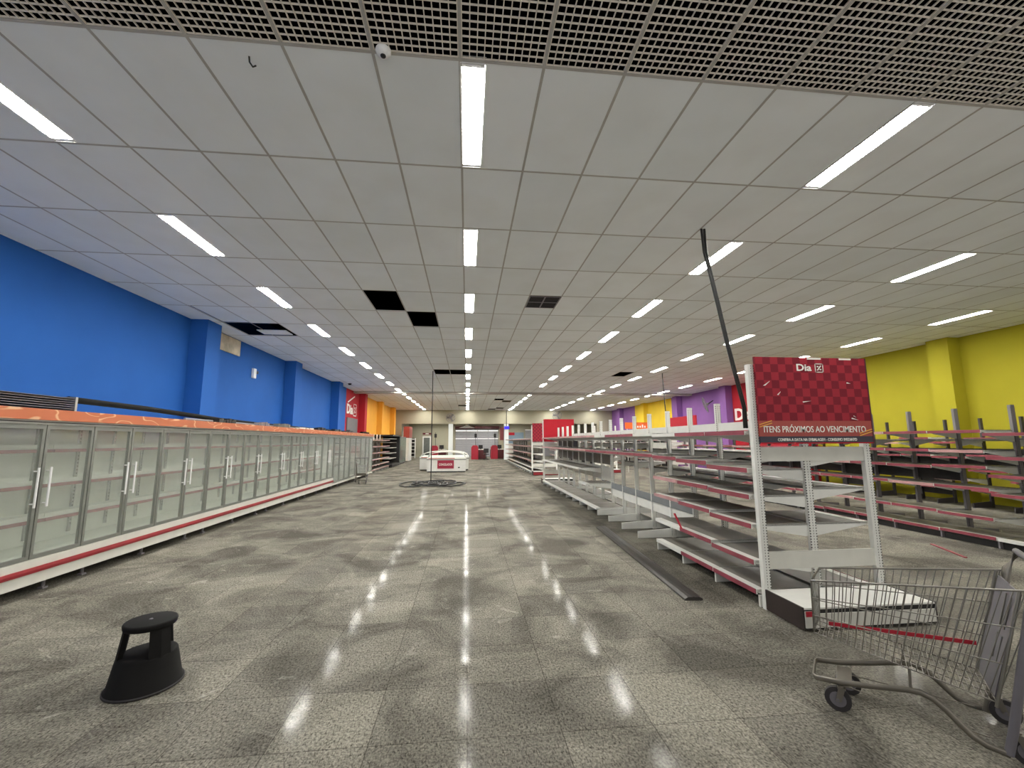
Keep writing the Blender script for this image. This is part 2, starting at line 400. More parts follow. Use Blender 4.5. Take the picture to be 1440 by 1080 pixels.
for i in range(-9, 22):
    cm.box(gx(i)-.011, gx(i)+.011, gy(-4), YB, CZ-.0025, CZ-.0005, 1)
for j in range(-4, 29):
    cm.box(XL, XR, gy(j)-.011, gy(j)+.011, CZ-.003, CZ-.001, 1)
struct('ceiling', cm, [TILE, TBAR])
vm = MB().box(XL-.3, XR+.3, Y0, YB, 5.35, 5.45).box(XL-.3, XR+.3, Y0-.1, Y0, CZ, 5.35)
struct('ceiling_void', vm, VOID)
tm = MB().box(XL, XR, 24.15, 24.6, CZ-.10, CZ-.008)
struct('trim_1', tm, TBAR)
PIL = [10.1, 15.2, 20.3, 25.4, 30.5, 35.6]
def side_wall(name, X, sgn, zones):
    """sgn=+1: the room lies on the +x side"""
    mb = MB(); ms = []
    for k, (a, b, m) in enumerate(zones):
        ms.append(m)
        mb.box(X-sgn*.3, X, a, b, 0, 5.35, k)
        for p in PIL:
            if a <= p < b: mb.box(X-.01*sgn, X+sgn*.36, p, min(p+.55, b), 0, CZ, k)
    return struct(name, mb, ms)
side_wall('wall_left', XL, 1, [(Y0, 22.75, BLUE), (22.75, 25.96, REDW), (25.96, YB, ORNW)])
side_wall('wall_right', XR, -1, [(Y0, 15.2, YGRN), (15.2, 20.3, REDW), (20.3, 26.8, PURP), (26.8, 33.0, YELW), (33.0, YB, PURP)])
# back: header beam, columns, then the checkout hall behind it
bm = MB().box(XL-.3, XR+.3, YB, YB+.35, 3.2, 5.35).box(XL-.3, -5.72, YB+.01, YB+.34, 0, 3.2).box(11.9, XR+.3, YB+.01, YB+.34, 0, 3.2)
struct('wall_back', bm, CREAM)
for n, (a, b) in enumerate(((-1.64, -1.26), (3.33, 3.72), (8.0, 8.4))):
    struct('trim_%d' % (n+2), MB().box(a, b, YB-.05, YB+.4, 0, 3.2), COOLW)
hall = MB().box(XL-.3, XR+.3, YB+.35, YE, 3.55, 3.65)
struct('ceiling_hall', hall, mat('hall_ceiling_grey', (176, 172, 162), .8))
eb = MB().box(XL-.3, -1.24, 47.0, 47.3, 0, 3.55).box(3.42, 6.4, 47.0, 47.3, 0, 3.55).box(10.4, XR+.3, 47.0, 47.3, 0, 3.55)
eb.box(-1.24, 3.42, 47.0, 47.3, 3.12, 3.55).box(6.4, 10.4, 47.0, 47.3, 2.9, 3.55)
struct('wall_front', eb, CREAM)
sb = MB().box(XL-.3, XL, YB+.35, 47.3, 0, 3.55).box(XR, XR+.3, YB+.35, 47.3, 0, 3.55)
struct('wall_hall', sb, CREAM)
# rolling shutter with light gaps
sh = MB()
for k in range(26):
    z = k*.11
    if k == 17 or k >= 25: continue
    sh.box(-1.24, 3.42, 47.25, 47.29, z, z+.104)
sh.box(-1.24, 3.42, 47.22, 47.3, 1.86, 1.90).box(-1.24, 3.42, 47.25, 47.29, 2.86, 3.12)
for x in (-.1, 1.1, 2.3): sh.box(x, x+.05, 47.2, 47.24, 0, 3.1)
o = struct('door_1', sh, SHUT)
struct('trim_6', MB().box(-1.3, 3.5, 46.8, 46.98, 3.0, 3.28), mat('dark_red_beam', (92, 44, 46), .5))
s2 = MB()
for k in range(26): s2.box(6.4, 10.4, 47.22, 47.29, k*.11, k*.11+.107)
struct('door_2', s2, SHUT)
d3 = MB().box(-4.75, -4.62, 46.86, 46.99, 0, 2.06).box(-3.98, -3.85, 46.86, 46.99, 0, 2.06).box(-4.75, -3.85, 46.86, 46.99, 2.06, 2.2)
d3.box(-4.62, -3.98, 46.93, 46.97, 0.02, 2.06, 1)
struct('door_3', d3, [WHITE, mat('grey_door_glass', (104, 108, 104), .2, 0, .1)])

# ------------------------------------------------------------------ ceiling lamps
proto = thing('fluorescent_lamp', (0, 0, CZ), '', 'lamp')
tz = .018
MB().box(-.098, .098, .015, 1.235, .05, .055).box(-.098, -.093, .015, 1.235, -.006, .05).box(.093, .098, .015, 1.235, -.006, .05).box(-.093, .093, .015, .022, -.006, .05).box(-.093, .093, 1.228, 1.235, -.006, .05).build('tray', LAMPW, proto, True)
tme = MB().cyl((0, .06, 0), (0, 1.19, 0), .0235, n=8).mesh('tube', TUBEM)
for x in (-.06, 0, .06): link('tube', tme, proto, (x, 0, tz))
cme = MB().box(-.088, .088, 0, .026, -.02, .03).mesh('tube_holder', LAMPW)
for y in (.032, 1.192): link('tube_holder', cme, proto, (0, y, tz))
firstlamp = True
for ci, (i, where) in enumerate(COLS):
    for q, n in enumerate(ROWS[i]):
        loc = (gx(i)+.095, gy(2*n), CZ) if n < 9 else (gx(i)+.095, 24.72+2.42*(n-9), CZ)
        lab = 'bright fluorescent ceiling lamp, %s from the camera in the row %s' % (ORD[q], where)
        if firstlamp: proto.location = loc; proto['label'] = lab; proto['group'] = 'fluorescent lamps in five ceiling rows'; firstlamp = False
        else: dup(proto, loc, lab, 'fluorescent lamps in five ceiling rows')
# hall lamps added out of sight behind the header to brighten the hall
for x, y, lab in ((-4.1, 41.2, 'added unseen lamp under the checkout hall ceiling above the glass door'), (5.2, 41.2, 'added unseen lamp under the checkout hall ceiling behind the red checker sign'),
                  (-2.2, 44.2, 'added unseen lamp deep in the checkout hall left of the first white column'), (2.2, 44.2, 'added unseen lamp deep in the checkout hall before the rolling shutter'), (9.2, 42.5, 'added unseen lamp in the checkout hall far right'),
                  (-4.1, 44.4, 'added unseen lamp in the checkout hall above the slanted display shelf'), (-1.4, 41.6, 'added unseen lamp in the checkout hall behind the first white column'), (1.2, 41.9, 'added unseen lamp in the checkout hall over the red counters'), (5.4, 44.4, 'added unseen lamp deep in the checkout hall above the poster panel')):
    dup(proto, (x, y, 3.49), lab, 'added fill lamps in the checkout hall')

# ------------------------------------------------------------------ egg-crate grille at the front of the ceiling
gm = MB()
W, D = .597, 1.222
for a in range(12): x = -W/2 + W*a/11; gm.box(x-.0034, x+.0034, -D/2, D/2, .001, .013)
for a in range(23): y = -D/2 + D*a/22; gm.box(-W/2, W/2, y-.0034, y+.0034, .0015, .0125)
gme = gm.mesh('ceiling_grille_panel', GRIL)
for j, rn in ((-1, 'the row beside the white tiles'), (-2, 'the row nearest the camera')):
    for i in range(-7, 12):
        o = link('ceiling_grille_panel', gme, None, (gx(i)+.3125, gy(j)+.625, CZ))
        side = ('left' if i < 0 else 'right'); k = (-i-1 if i < 0 else i)
        tag(o, 'beige egg-crate ceiling grille, %s %s of the middle lamp row, in %s' % (ORD[k], side, rn), 'ceiling grille', 'egg-crate ceiling grilles')
# vent grille, loose tile, hanging bits in the ceiling
t = thing('ceiling_vent', (gx(2)+.3125, gy(4)+.37, CZ), 'dark square air vent in the ceiling right of the middle lamps', 'vent')
v = MB()
for a in range(17): y = gy(4)+.05+a*.04; v.box(gx(2)+.02, gx(3)-.02, y, y+.012, CZ-.012, CZ-.009)
v.build('slat', DARKP, t)
fr_ = MB()
for x0, x1 in ((gx(2), gx(2)+.02), (gx(2)+.30, gx(2)+.325), (gx(3)-.02, gx(3))): fr_.box(x0, x1, gy(4)+.02, gy(4)+.72, CZ-.016, CZ-.008)
for y in (gy(4)+.02, gy(4)+.36, gy(4)+.70): fr_.box(gx(2), gx(3), y, y+.02, CZ-.015, CZ-.008)
fr_.build('frame', GREYP, t)
MB().box(gx(2)+.01, gx(3)-.01, gy(4)+.02, gy(4)+.72, CZ-.0075, CZ-.0072).build('duct_dark_sheet', VOID, t)  # black sheet stands in for the unlit duct behind the slats
o = MB().box(gx(-9)+.45, gx(-7)-.1, gy(6)+.66, gy(6)+1.1, CZ-.005, CZ+.012).build('loose_ceiling_tile', TILE)
tag(o, 'broken white tile left half across a black ceiling hole by the blue wall', 'ceiling tile')
sd = thing('smoke_detector', (gx(-1)+.08, gy(0)-.02, CZ), 'round white smoke detector on the ceiling edge of the grille', 'smoke detector')
MB().lathe([(0.001, -.045), (.03, -.043), (.045, -.03), (.055, -.012), (.055, -.001)], 20).build('body', LAMPW, sd, True)
MB().lathe([(0.001, -.052), (.018, -.050), (.02, -.044)], 14).build('sensor', BLACK, sd, True)
o = MB().tube([(-1.6, 2.93, CZ-.002), (-1.605, 2.95, CZ-.03), (-1.59, 2.97, CZ-.05), (-1.58, 2.99, CZ-.02)], .006, 6).build('hanging_wire', CABLE)
tag(o, 'short black wire dangling from a front ceiling tile at left', 'wire')

# ------------------------------------------------------------------ glass-door freezers along the left wall
FX = -4.70
dw = .622
def door_meshes(z0, z1, w):
    f = MB()
    f.box(0, .035, .006, .040, z0, z1).box(0, .035, w-.040, w-.006, z0, z1)
    f.box(0, .035, .04, w-.04, z0, z0+.04).box(0, .035, .04, w-.04, z1-.05, z1)
    g = MB().box(.012, .020, .038, w-.038, z0+.038, z1-.048)
    return f.mesh('door', mat('door_frame_grey', (128, 130, 124), .4, .3)), g.mesh('glass', GLASS)
def handle_mesh(y):
    return MB().cyl((.075, y, .95), (.075, y, 1.38), .011, n=8).cyl((.03, y, .99), (.075, y, .99), .008, n=6).cyl((.03, y, 1.34), (.075, y, 1.34), .008, n=6).mesh('handle', LAMPW)
RAILW = mat('pale_rail', (196, 198, 192), .4, .15)
DA = door_meshes(.40, 1.85, dw)
HL = handle_mesh(dw-.07); HR = handle_mesh(.07)
def freezer(y0, nd, lab, cat, w, zb, parent_mats, hand=True, low=False):
    y1 = y0+nd*w
    t = thing('glass_door_freezer', (FX-.5, (y0+y1)/2, 0), lab, cat, 'freezers along the blue wall')
    ctr = Vector(t.location)
    b = MB().box(FX-1.02, FX-.97, y0, y1, .13, 2.0).box(FX-.97, FX-.02, y0, y1, .13, zb-.06).box(FX-.97, FX-.03, y0, y1, 1.90, 2.0)
    if nd != 4 or y0 < 4: b.box(FX-.97, FX-.03, y0+.002, y0+.022, zb-.06, 1.9)
    if nd == 2: b.box(FX-.97, FX-.03, y1-.022, y1-.002, zb-.06, 1.9)
    b.build('cabinet', INNER, t)
    MB().box(FX-.02, FX+.03, y0, y1, .13, zb-.15 if not low else zb-.03).build('base_panel', WHITE2, t)
    if not low:
        MB().prism([(FX-.01, zb-.15), (FX+.045, zb-.15), (FX+.05, zb-.12), (FX+.045, zb-.09), (FX-.01, zb-.09)], y0, y1).build('bumper', MAROON, t)
        MB().box(FX-.02, FX+.03, y0, y1, zb-.09, zb-.005).build('sill', WHITE2, t)
    MB().box(FX-.03, FX+.02, y0, y1, 1.855, 1.90).box(FX-.03, FX+.035, y0, y1, 1.872, 1.882, 1).build('header_rail', [RAILW, BLACK], t)
    MB().prism([(FX-.03, 1.90), (FX+.05, 1.90), (FX+.06, 2.02), (FX-.03, 2.02)], y0, y1).build('canopy', ORANGE if not low else [ORANGE], t)
    dm = DA if abs(w-dw) < 1e-4 and zb == .40 else door_meshes(zb, 1.85, w)
    for k in range(nd):
        loc = Vector((FX-.012, y0+k*w, 0)) - ctr
        d = link('door', dm[0], t, loc); link('glass', dm[1], d)
        if hand: link('handle', HL if k % 2 == 0 else HR, d)
    if not low:
        for z in (.74, 1.15, 1.57):
            s = MB().box(FX-.95, FX-.42, y0+.004, y1-.004, z-.02, z).box(FX-.43, FX-.42, y0+.004, y1-.004, z, z+.055).build('shelf', INNER, t)
            MB().box(FX-.419, FX-.405, y0+.004, y1-.004, z-.04, z).build('price_strip', MAROON, s)
        for k in range(1, nd*2, 2):
            yy = y0+k*w/2+.05
            r = MB().box(FX-.965, FX-.94, yy, yy+.04, .4, 1.9)
            for q in range(28): r.box(FX-.9405, FX-.9385, yy+.012, yy+.028, .5+q*.05, .52+q*.05, 1)
            r.build('shelf_rail', [ALU, SLOT], t)
    else:
        for z in (.75, 1.2, 1.6):
            s = MB().box(FX-.90, FX-.25, y0+.03, y1-.03, z-.02, z).build('shelf', GREYB, t)
    for yy in (y0+.25, (y0+y1)/2, y1-.25):
        for xx in (FX-.12, FX-.85):
            MB().box(xx-.03, xx+.03, yy-.03, yy+.03, 0, .02).cyl((xx, yy, .02), (xx, yy, .13), .018, n=8).build('foot', GREYP, t)
    MB().box(FX-.35, FX-.33, y0, y1, .02, .13).build('kick_shade_plate', BLACK, t)
    return t
ys = 5.31
labs = ['white freezer with four glass doors and orange canopy, nearest the camera, cut by the frame',
        'four-door glass freezer with orange canopy, second in the row from the camera',
        'four-door glass freezer with orange canopy, third in the row, before the second blue pilaster',
        'four-door glass freezer with orange canopy, fourth in the row, below the third blue pilaster',
        'four-door glass freezer with orange canopy, fifth, next to the taller glass refrigerator']
for k in range(5): freezer(ys+dw*(4*k-3), 4, labs[k], 'freezer', dw, .40, None)
yF = ys+dw*17
freezer(yF+.01, 3, 'taller glass-door refrigerator without red bumper beyond the last red-bumper freezer', 'refrigerator', .70, .22, None, False, True)
freezer(yF+2.13, 3, 'glass refrigerator at the far end of the freezer row with white canopy patch', 'refrigerator', .88, .22, None, False, True)
freezer(yF+4.80, 2, 'narrow glass refrigerator closing the freezer row by the red wall', 'refrigerator', .72, .22, None, False, True)
# pipes and junk on top of the freezers
o = MB().tube([(FX-.30, 5.9, 2.19), (FX-.28, 7.2, 2.17), (FX-.25, 8.3, 2.13), (FX-.3, 9.3, 2.10)], .04, 10).tube([(FX-.32, 9.2, 2.11), (FX-.3, 11.4, 2.08), (FX-.33, 14.4, 2.07), (FX-.3, 19, 2.06)], .035, 8).build('insulated_pipe', MATT)
for y in (6.4, 9.2, 12.0, 15.0, 18.6): pass
tag(o, 'long black insulated refrigerant pipe lying on top of the freezers', 'pipe')
o = MB().tube([(FX-.2, 8.0, 2.055), (FX-.22, 10.6, 2.05), (FX-.24, 13, 2.045)], .022, 8).build('grey_hose', GREYP)
tag(o, 'thin grey hose on the freezer tops in front of the black pipe', 'hose')
t = thing('condenser_unit', (FX-.3, 5.1, 2.02), 'grey finned condenser coil on the nearest freezer top', 'condenser')
cb = MB()
for k in range(7): cb.box(FX-.42, FX-.14, 4.1, 5.80, 2.032+k*.026, 2.037+k*.026)
cb.build('fins', GREYP, t)
for y in (4.07, 5.80): MB().box(FX-.43, FX-.13, y, y+.03, 2.021, 2.21).build('end_plate', ALU, t)
cl = MB()
for k in range(4): cl.tube([(FX-.36+k*.06, 4.1, 2.045+k*.045), (FX-.36+k*.06, 5.8, 2.045+k*.045)], .008, 6)
cl.build('coil', CHASSIS, t)
random.seed(3)
for k, (y, L_, m, lab) in enumerate(((9.05, .5, BLACK, 'black bundle of tape and cable at the first pipe joint'), (10.6, .45, GREYP, 'crumpled grey rag on the freezers below the first blue pilaster'),
        (11.7, .6, ALUD, 'small metal bracket box on the freezer tops past the first pilaster'), (13.3, .9, WHITE, 'flat white panel piece lying on the freezer tops'),
        (14.6, .6, BLACK, 'black lump of cable on the freezer tops before the second pilaster'), (16.4, .7, BLACK, 'black pipe bracket on the freezer tops after the second pilaster'),
        (18.2, .5, DARKP, 'dark duct end on the freezers before the third pilaster'), (20.8, 1.1, MATT, 'low black heap on the refrigerators by the red wall'))):
    mb = MB()
    n = 7
    for a in range(n):
        yy = y-L_/2+L_*a/(n-1); r = .035+.03*random.random()
        mb.box(FX-.165+.03*random.random(), FX-.05+.03*random.random(), yy-L_/n*.6, yy+L_/n*.6, 2.021, 2.045+r*(0.3 if m is WHITE else 1.2))
    o = mb.build('pipe_scrap', m); tag(o, lab, 'scrap')

# ------------------------------------------------------------------ gondola shelving
SC = {}
def shelf_mesh(wd, dp, side, thin=False):
    """shelf from the post (x=0) out to x=side*dp, length wd along +y, deck top at z=0"""
    k = ('s', round(wd, 3), round(dp, 3), side)
    if k in SC: return SC[k]
    m = MB(); g = .006
    m.box(0, side*(dp-.09), g, wd-g, -.022, -.001, 1)
    m.box(side*(dp-.09), side*dp, g, wd-g, -.022, 0, 0)
    m.box(side*(dp-.012), side*dp, g, wd-g, -.045, -.022, 0)
    for y in (g, wd-g-.004):
        m.prism([(0, -.001), (side*(dp-.02), -.001), (side*(dp-.02), -.035), (side*.03, -.13), (0, -.13)], y, y+.004, 'y', 0)
    SC[k] = m.mesh('shelf', [WHITE, LINER]); return SC[k]
def strip_mesh(wd, dp, side, m, cut=0):
    k = ('p', round(wd, 3), round(dp, 3), side, m.name, cut)
    if k in SC: return SC[k]
    x = side*dp
    b = MB().box(x+side*.0008, x+side*.009, .012, wd-.012-cut, -.042, .004)
    SC[k] = b.mesh('price_strip', m); return SC[k]
def post_mb(x, y, z0, z1, wx=.07, wy=.045, slots=True, step=.027, big=False):
    m = MB().box(x-wx/2, x+wx/2, y-wy/2, y+wy/2, z0, z1)
    if slots:
        z = z0+.04
        while z < z1-.02:
            m.box(x-.0025, x+.0025, y-wy/2-.0012, y-wy/2+.001, z, z+.013, 1)
            for sx in ((1,) if big else (-1, 1)): m.box(x+sx*wx/2-(.009 if sx > 0 else .0015), x+sx*(wx/2)+(.0015 if sx > 0 else .006), y-wy/2-.0012, y-wy/2+.008, z, z+.011, 1)
            z += step
    return m
def gondola(lab, Xc, Y, tops, left, right, dl, dr, pm, sm, base=True, z_top=2.17, mixed=0.0, name='gondola_shelving', foot=None):
    """Y: upright positions; left[k], right[k]: list of (z, strip material or None) for bay k"""
    t = thing(name, (Xc, (Y[0]+Y[-1])/2, 0), lab, 'shelving')
    ctr = Vector(t.location)
    for k, y in enumerate(Y):
        post_mb(Xc, y, 0, tops[k] if isinstance(tops, list) else tops, slots=(y < 12)).build('upright', [pm, SLOT], t)
        if base:
            for sd, dp in ((-1, dl), (1, dr)):
                if dp <= 0: continue
                MB().prism([(Xc+sd*.036, 0.005), (Xc+sd*(dp-.02), 0.005), (Xc+sd*(dp-.02), .115), (Xc+sd*.036, .15)], y-.012, y+.012).build('base_foot', foot or sm, t)
    for sd, dp, lv in ((-1, dl, left), (1, dr, right)):
        for k in range(len(Y)-1):
            if not lv or k >= len(lv): continue
            wd = Y[k+1]-Y[k]
            for it in lv[k]:
                z, pmx = it[0], it[1]; dd = it[2] if len(it) > 2 else dp
                s = link('shelf', shelf_mesh(wd, dd-.036, sd), t, Vector((Xc+sd*.036, Y[k], z)) - ctr)
                if pmx: link('price_strip', strip_mesh(wd, dd-.036, sd, pmx, it[3] if len(it) > 3 else 0), s)
    return t
# the near gondola: sixteen bays, shelves left on its first, second and far bays
YA = [4.215+.765*k for k in range(17)]
XA = 3.55
DL, DR = .655, .655
LA = []
random.seed(11)
for k in range(16):
    P_ = STRIP
    if k < 2: lv = [(1.745, P_), ((1.355, 1.395)[k], P_), ((1.085, 1.10)[k], P_), ((.795, .825)[k], P_), ((.445, .475)[k], P_), (.165, P_)]
    elif k == 2: lv = [(1.75, None), (1.415, P_), (1.105, PALE), (.845, PALE), (.47, None), (.165, None)]
    elif k < 7: lv = [(1.765, (None, P_, P_, None)[k-3]), (1.43, P_)]
    elif k == 7: lv = [(1.77, PALE), (1.435, P_), (.165, None)]
    else: lv = [(1.775, PALE), (1.44, PALE), (.95 if k > 8 else .62, None), (.165, None)]
    LA.append(lv)
RA = []
for k in range(16):
    if k == 0: lv = [(1.50, STRIP), (1.155, STRIP), (.80, STRIP), (.165, STRIP)]
    elif k < 5: lv = [(1.50, STRIP), (1.155, STRIP), (.165, STRIP)]
    else: lv = [(1.60, STRIP), (.165, STRIP)] if k % 3 else [(1.6, None), (1.2, STRIP)]
    RA.append(lv)
GA = gondola('long near white gondola of slotted posts and pink-edged shelves behind the red discount sign', XA, YA, 2.165, LA, RA, DL, DR, WHITE, WHITE)
for k in range(16):
    if k < 13:
        MB().box(XA-.012, XA+.012, YA[k]+.024, YA[k+1]-.024, 1.775, 1.885).build('top_rail', WHITE, GA)
    if 3 <= k < 9:
        MB().box(XA-.030, XA-.022, YA[k]+.02, YA[k+1]-.02, .50, .64).build('back_panel', GREYB, GA)
    if 3 <= k < 8:
        MB().box(XA-.012, XA-.004, YA[k]+.02, YA[k+1]-.02, .33, .52).build('back_panel', WHITE, GA)
    if k >= 8:
        MB().box(XA-.008, XA+.008, YA[k]+.024, YA[k+1]-.024, 1.05, 1.38).build('back_panel', LINER, GA)
        if k > 11: MB().box(XA-.008, XA+.008, YA[k]+.024, YA[k+1]-.024, 1.45, 1.75).build('back_panel', LINER, GA)
        MB().box(XA-.008, XA+.008, YA[k]+.024, YA[k+1]-.024, .66, 1.0).build('back_panel', WHITE2, GA)
# broken red strip sticking up from the second bay
o = MB().prism([(5.63, .47), (5.67, .47), (5.86, .64), (5.82, .65)], XA-DL-.024, XA-DL-.014, 'x').build('loose_price_strip', STRIPR)
tag(o, 'bent red price strip sticking up from a low shelf edge of the near gondola', 'price strip')

# end cap stands
def end_cap(y, x0, x1, lab, front, sign_lab, z_sign, platform=True, lettering=True, slots=True):
    t = thing('end_cap_stand', ((x0+x1)/2, y, 0), lab, 'display stand')
    for x in (x0+.035, x1-.035):
        p = post_mb(x, y, 0, 2.44, .07, .05, slots, .027, True)
        p.build('upright', [WHITE, SLOT], t)
    for a, b in ((1.43, 1.575), (.375, .54)):
        MB().box(x0+.07, x1-.07, y-.012, y+.012, a, b).build('crossbar', WHITE2, t)
    if platform:
        yf = y+front*.50
        ya, yb = sorted((y+front*.03, yf))
        MB().box(x0+.015, x1-.015, ya, yb, .176, .19).build('platform', WHITE, t)
        for xa, xb in ((x0, x0+.014), (x1-.014, x1)): MB().box(xa, xb, ya, yb, .01, .195).build('side_panel', BROWN, t)
        MB().box(x0+.02, x1-.02, ya+.01, yb-.015, .012, .175).build('base', BLACK, t)
        yq = sorted((yf, yf+front*.012)); yr = sorted((yf+front*.013, yf+front*.02))
        if lettering:
            MB().box(x0+.015, x0+.10, yq[0], yq[1], .03, .165).build('front_panel', WHITE2, t)
            MB().box(x0+.017, x0+.10, yr[0], yr[1], .125, .168).build('price_strip', STRIPR, t)
            MB().prism([(x0+.10, .03), (x1-.03, .03), (x1-.03, .138), (x0+.10, .145)], yq[0], yq[1]).build('front_panel', WHITE2, t)
        else:
            MB().box(x0+.015, x1-.015, yq[0], yq[1], .03, .165).build('front_panel', MAROON, t)
            MB().box(x0+.015, x1-.015, yr[0], yr[1], .125, .168).build('price_strip', STRIP, t)
    return t
EA = end_cap(4.16, 2.925, 4.235, 'white end stand with two slotted posts and low white platform, nearest the camera', -1, '', 2.5)
# the red discount sign
zs0, zs1 = 1.61, 2.515
t = thing('promotional_sign', (3.6, 4.10, zs0), 'red checkered discount sign with white lettering on top of the near end stand', 'sign')
ck = check_mat('red_checks', (152, 44, 56), (118, 33, 45), .085)
sx0, sx1 = 2.985, 4.255; yS = 4.105
MB().box(sx0, sx1, yS, yS+.022, zs0+.235, zs1).build('board', ck, t)
MB().box(sx0, sx1, yS, yS+.022, zs0+.075, zs0+.235).build('band', mat('brick_red_band', (156, 56, 46), .4), t)
MB().box(sx0, sx1, yS, yS+.022, zs0, zs0+.075).box(sx0, sx1, yS-.0012, yS-.0002, zs0, zs0+.012, 1).build('footer', [mat('navy_footer', (30, 22, 44), .4), REDP], t)
MB().box(sx1, sx1+.012, yS-.004, yS+.03, zs0, zs1).build('edge_trim', mat('dark_maroon_trim', (70, 12, 22), .4), t)
lt = MB(); R_, U_ = (1, 0, 0), (0, 0, 1)
wd = put_text(lt, 'Dia', (sx0+.47, yS-.003, zs1-.145), R_, U_, .075, .17, bold=.02)
lt.build('lettering', LETW, t); lt = MB()
put_logo(lt, (sx0+.685, yS-.003, zs1-.155), R_, U_, .088)
lt.build('logo', LETW, t); lt = MB()
put_text(lt, 'ITENS PRÓXIMOS AO VENCIMENTO', (sx0+.045, yS-.003, zs0+.115), R_, U_, .082, 1.15, bold=.006)
lt.build('lettering', LETW, t); lt = MB()
put_text(lt, 'CONFIRA A DATA NA EMBALAGEM - CONSUMO IMEDIATO', (sx0+.19, yS-.003, zs0+.026), R_, U_, .03, .89, bold=.012)
lt.build('lettering', LETW, t)
YS = mat('yellow_stripe', (222, 160, 60), .4)
for q in (0, .024):
    for pts in ([(.004, .172+q), (.135, .210+q)], [(1.125, .082+q), (1.262, .122+q)]):
        yl = MB(); put_bar(yl, (sx0, yS-.003, zs0), R_, U_, pts, .009); yl.build('stripe', YS, t)
for (a, b, c, d, e, f) in ((.075, .60, .155, .65, .10, .60), (.225, .508, .268, .54, .235, .50), (.505, .437, .60, .443, .51, .425), (1.03, .632, 1.075, .63, 1.035, .645), (1.045, .255, 1.12, .243, 1.05, .268), (1.07, .285, 1.10, .27, 1.075, .29)):
    tr_ = MB().prism([(sx0+a, zs0+b), (sx0+c, zs0+d), (sx0+e, zs0+f)], yS-.004, yS-.0005, 'y')
    if (c-a)*(f-b)-(e-a)*(d-b) > 0: tr_.f = [tuple(q[::-1]) for q in tr_.f]
    tr_.build('torn_patch', LETW, t)
for a, b in ((.60, .76), (.97, 1.11)): MB().box(sx0+a, sx0+b, yS-.002, yS-.0008, zs1-.02, zs1-.002).build('torn_patch', LETW, t)
# far end of the near gondola and the second gondola behind it
end_cap(16.62, 2.95, 4.2, 'slim white end stand closing the far end of the near gondola', 1, '', 2.5, True, False, False)
o = MB().box(2.985, 4.20, 16.56, 16.585, 1.63, 2.50).build('sign_board', REDP); tag(o, 'plain red back of a sign board at the far end of the near gondola', 'sign')
YD = [21.35+.95*k for k in range(16)]
LD = [[(1.77, PALE), (1.40, PALE), (1.05, PALE), (.70, PALE), (.36, None), (.165, None)] for k in range(15)]
GD = gondola('white gondola with six shelf levels behind the near gondola and the checker sign', 3.85, YD, 1.84, LD, [], .655, .6, WHITE, WHITE)
for k in range(0, 15):
    MB().box(3.842, 3.858, YD[k]+.024, YD[k+1]-.024, .2, 1.75).build('back_panel', WHITE2 if k < 6 else DARKB, GD)
end_cap(21.25, 3.2, 4.5, 'white end stand with dark red base panel under the far checker sign', -1, '', 2.5, True, False, False)
t = thing('checker_sign', (3.85, 21.19, 1.62), 'small-looking red checker sign with one white mark on the far end stand', 'sign')
MB().box(3.25, 4.45, 21.19, 21.21, 1.62, 2.53).build('board', ck, t)
MB().box(3.95, 4.35, 21.18, 21.189, 2.40, 2.47).build('lettering', LETW, t)

# second long gondola on the right, seen against the lime wall
XB = 8.62; YB_ = [4.32+.80*k for k in range(16)]
random.seed(5)
LB = []
for k in range(15):
    j = lambda: random.uniform(-.02, .02)
    z = [1.80, 1.49, 1.21, .90, .47, .155]
    if k == 0: z = [1.78, 1.40, 1.10, .80, .155]
    if k == 1: z = [1.745, 1.37, 1.10, .83, .155]
    if k == 2: z = [1.80, 1.48, 1.22, .885, .45, .155]
    ms = [random.choice([STRIP, STRIP, STRIP, PALE]) for _ in z]
    if k in (1,): ms[-1] = None
    if k == 4: ms[0] = PALE
    LB.append([(zz+j()*.5, mm) for zz, mm in zip(z, ms)])
RB = [[(1.66, None)] if k < 9 else [] for k in range(15)]
GB = gondola('long right-hand gondola with grey posts and tiered pink-edged shelves before the lime wall', XB, YB_, 2.19, LB, RB, .60, .55, GREYP, WHITE, foot=GREYP)
for k in range(3, 15):
    MB().box(XB+.02, XB+.028, YB_[k]+.024, YB_[k+1]-.024, .93, 1.19).build('back_panel', DARKB, GB)
for k in range(15): MB().box(XB-.55, XB-.54, YB_[k]+.03, YB_[k+1]-.03, .004, .10).build('kick_shade_plate', BLACK, GB)  # black plates added to stand in for the shade under the bottom shelves
# wall shelving along the lime wall
XC = 12.75; YC = [5.4+.80*k for k in range(13)]
LC = []
for k in range(12):
    z = [1.62, 1.25, .72] if k % 2 else [1.66, 1.30, .95, .45]
    LC.append([(zz+random.uniform(-.05, .05), random.choice([STRIP, PALE, STRIP])) for zz in z])
GC = gondola('dark-posted wall shelving along the lime wall behind the right-hand gondola', XC, YC, 2.17, LC, [], .55, 0, DARKP, WHITE, foot=DARKP)
for k in range(12):
    MB().box(XC+.005, XC+.013, YC[k]+.024, YC[k+1]-.024, .95, 1.42).build('back_panel', DARKB, GC)
    if k % 3 == 0: MB().box(XC+.005, XC+.013, YC[k]+.024, YC[k+1]-.024, .2, .6).build('back_panel', DARKB, GC)
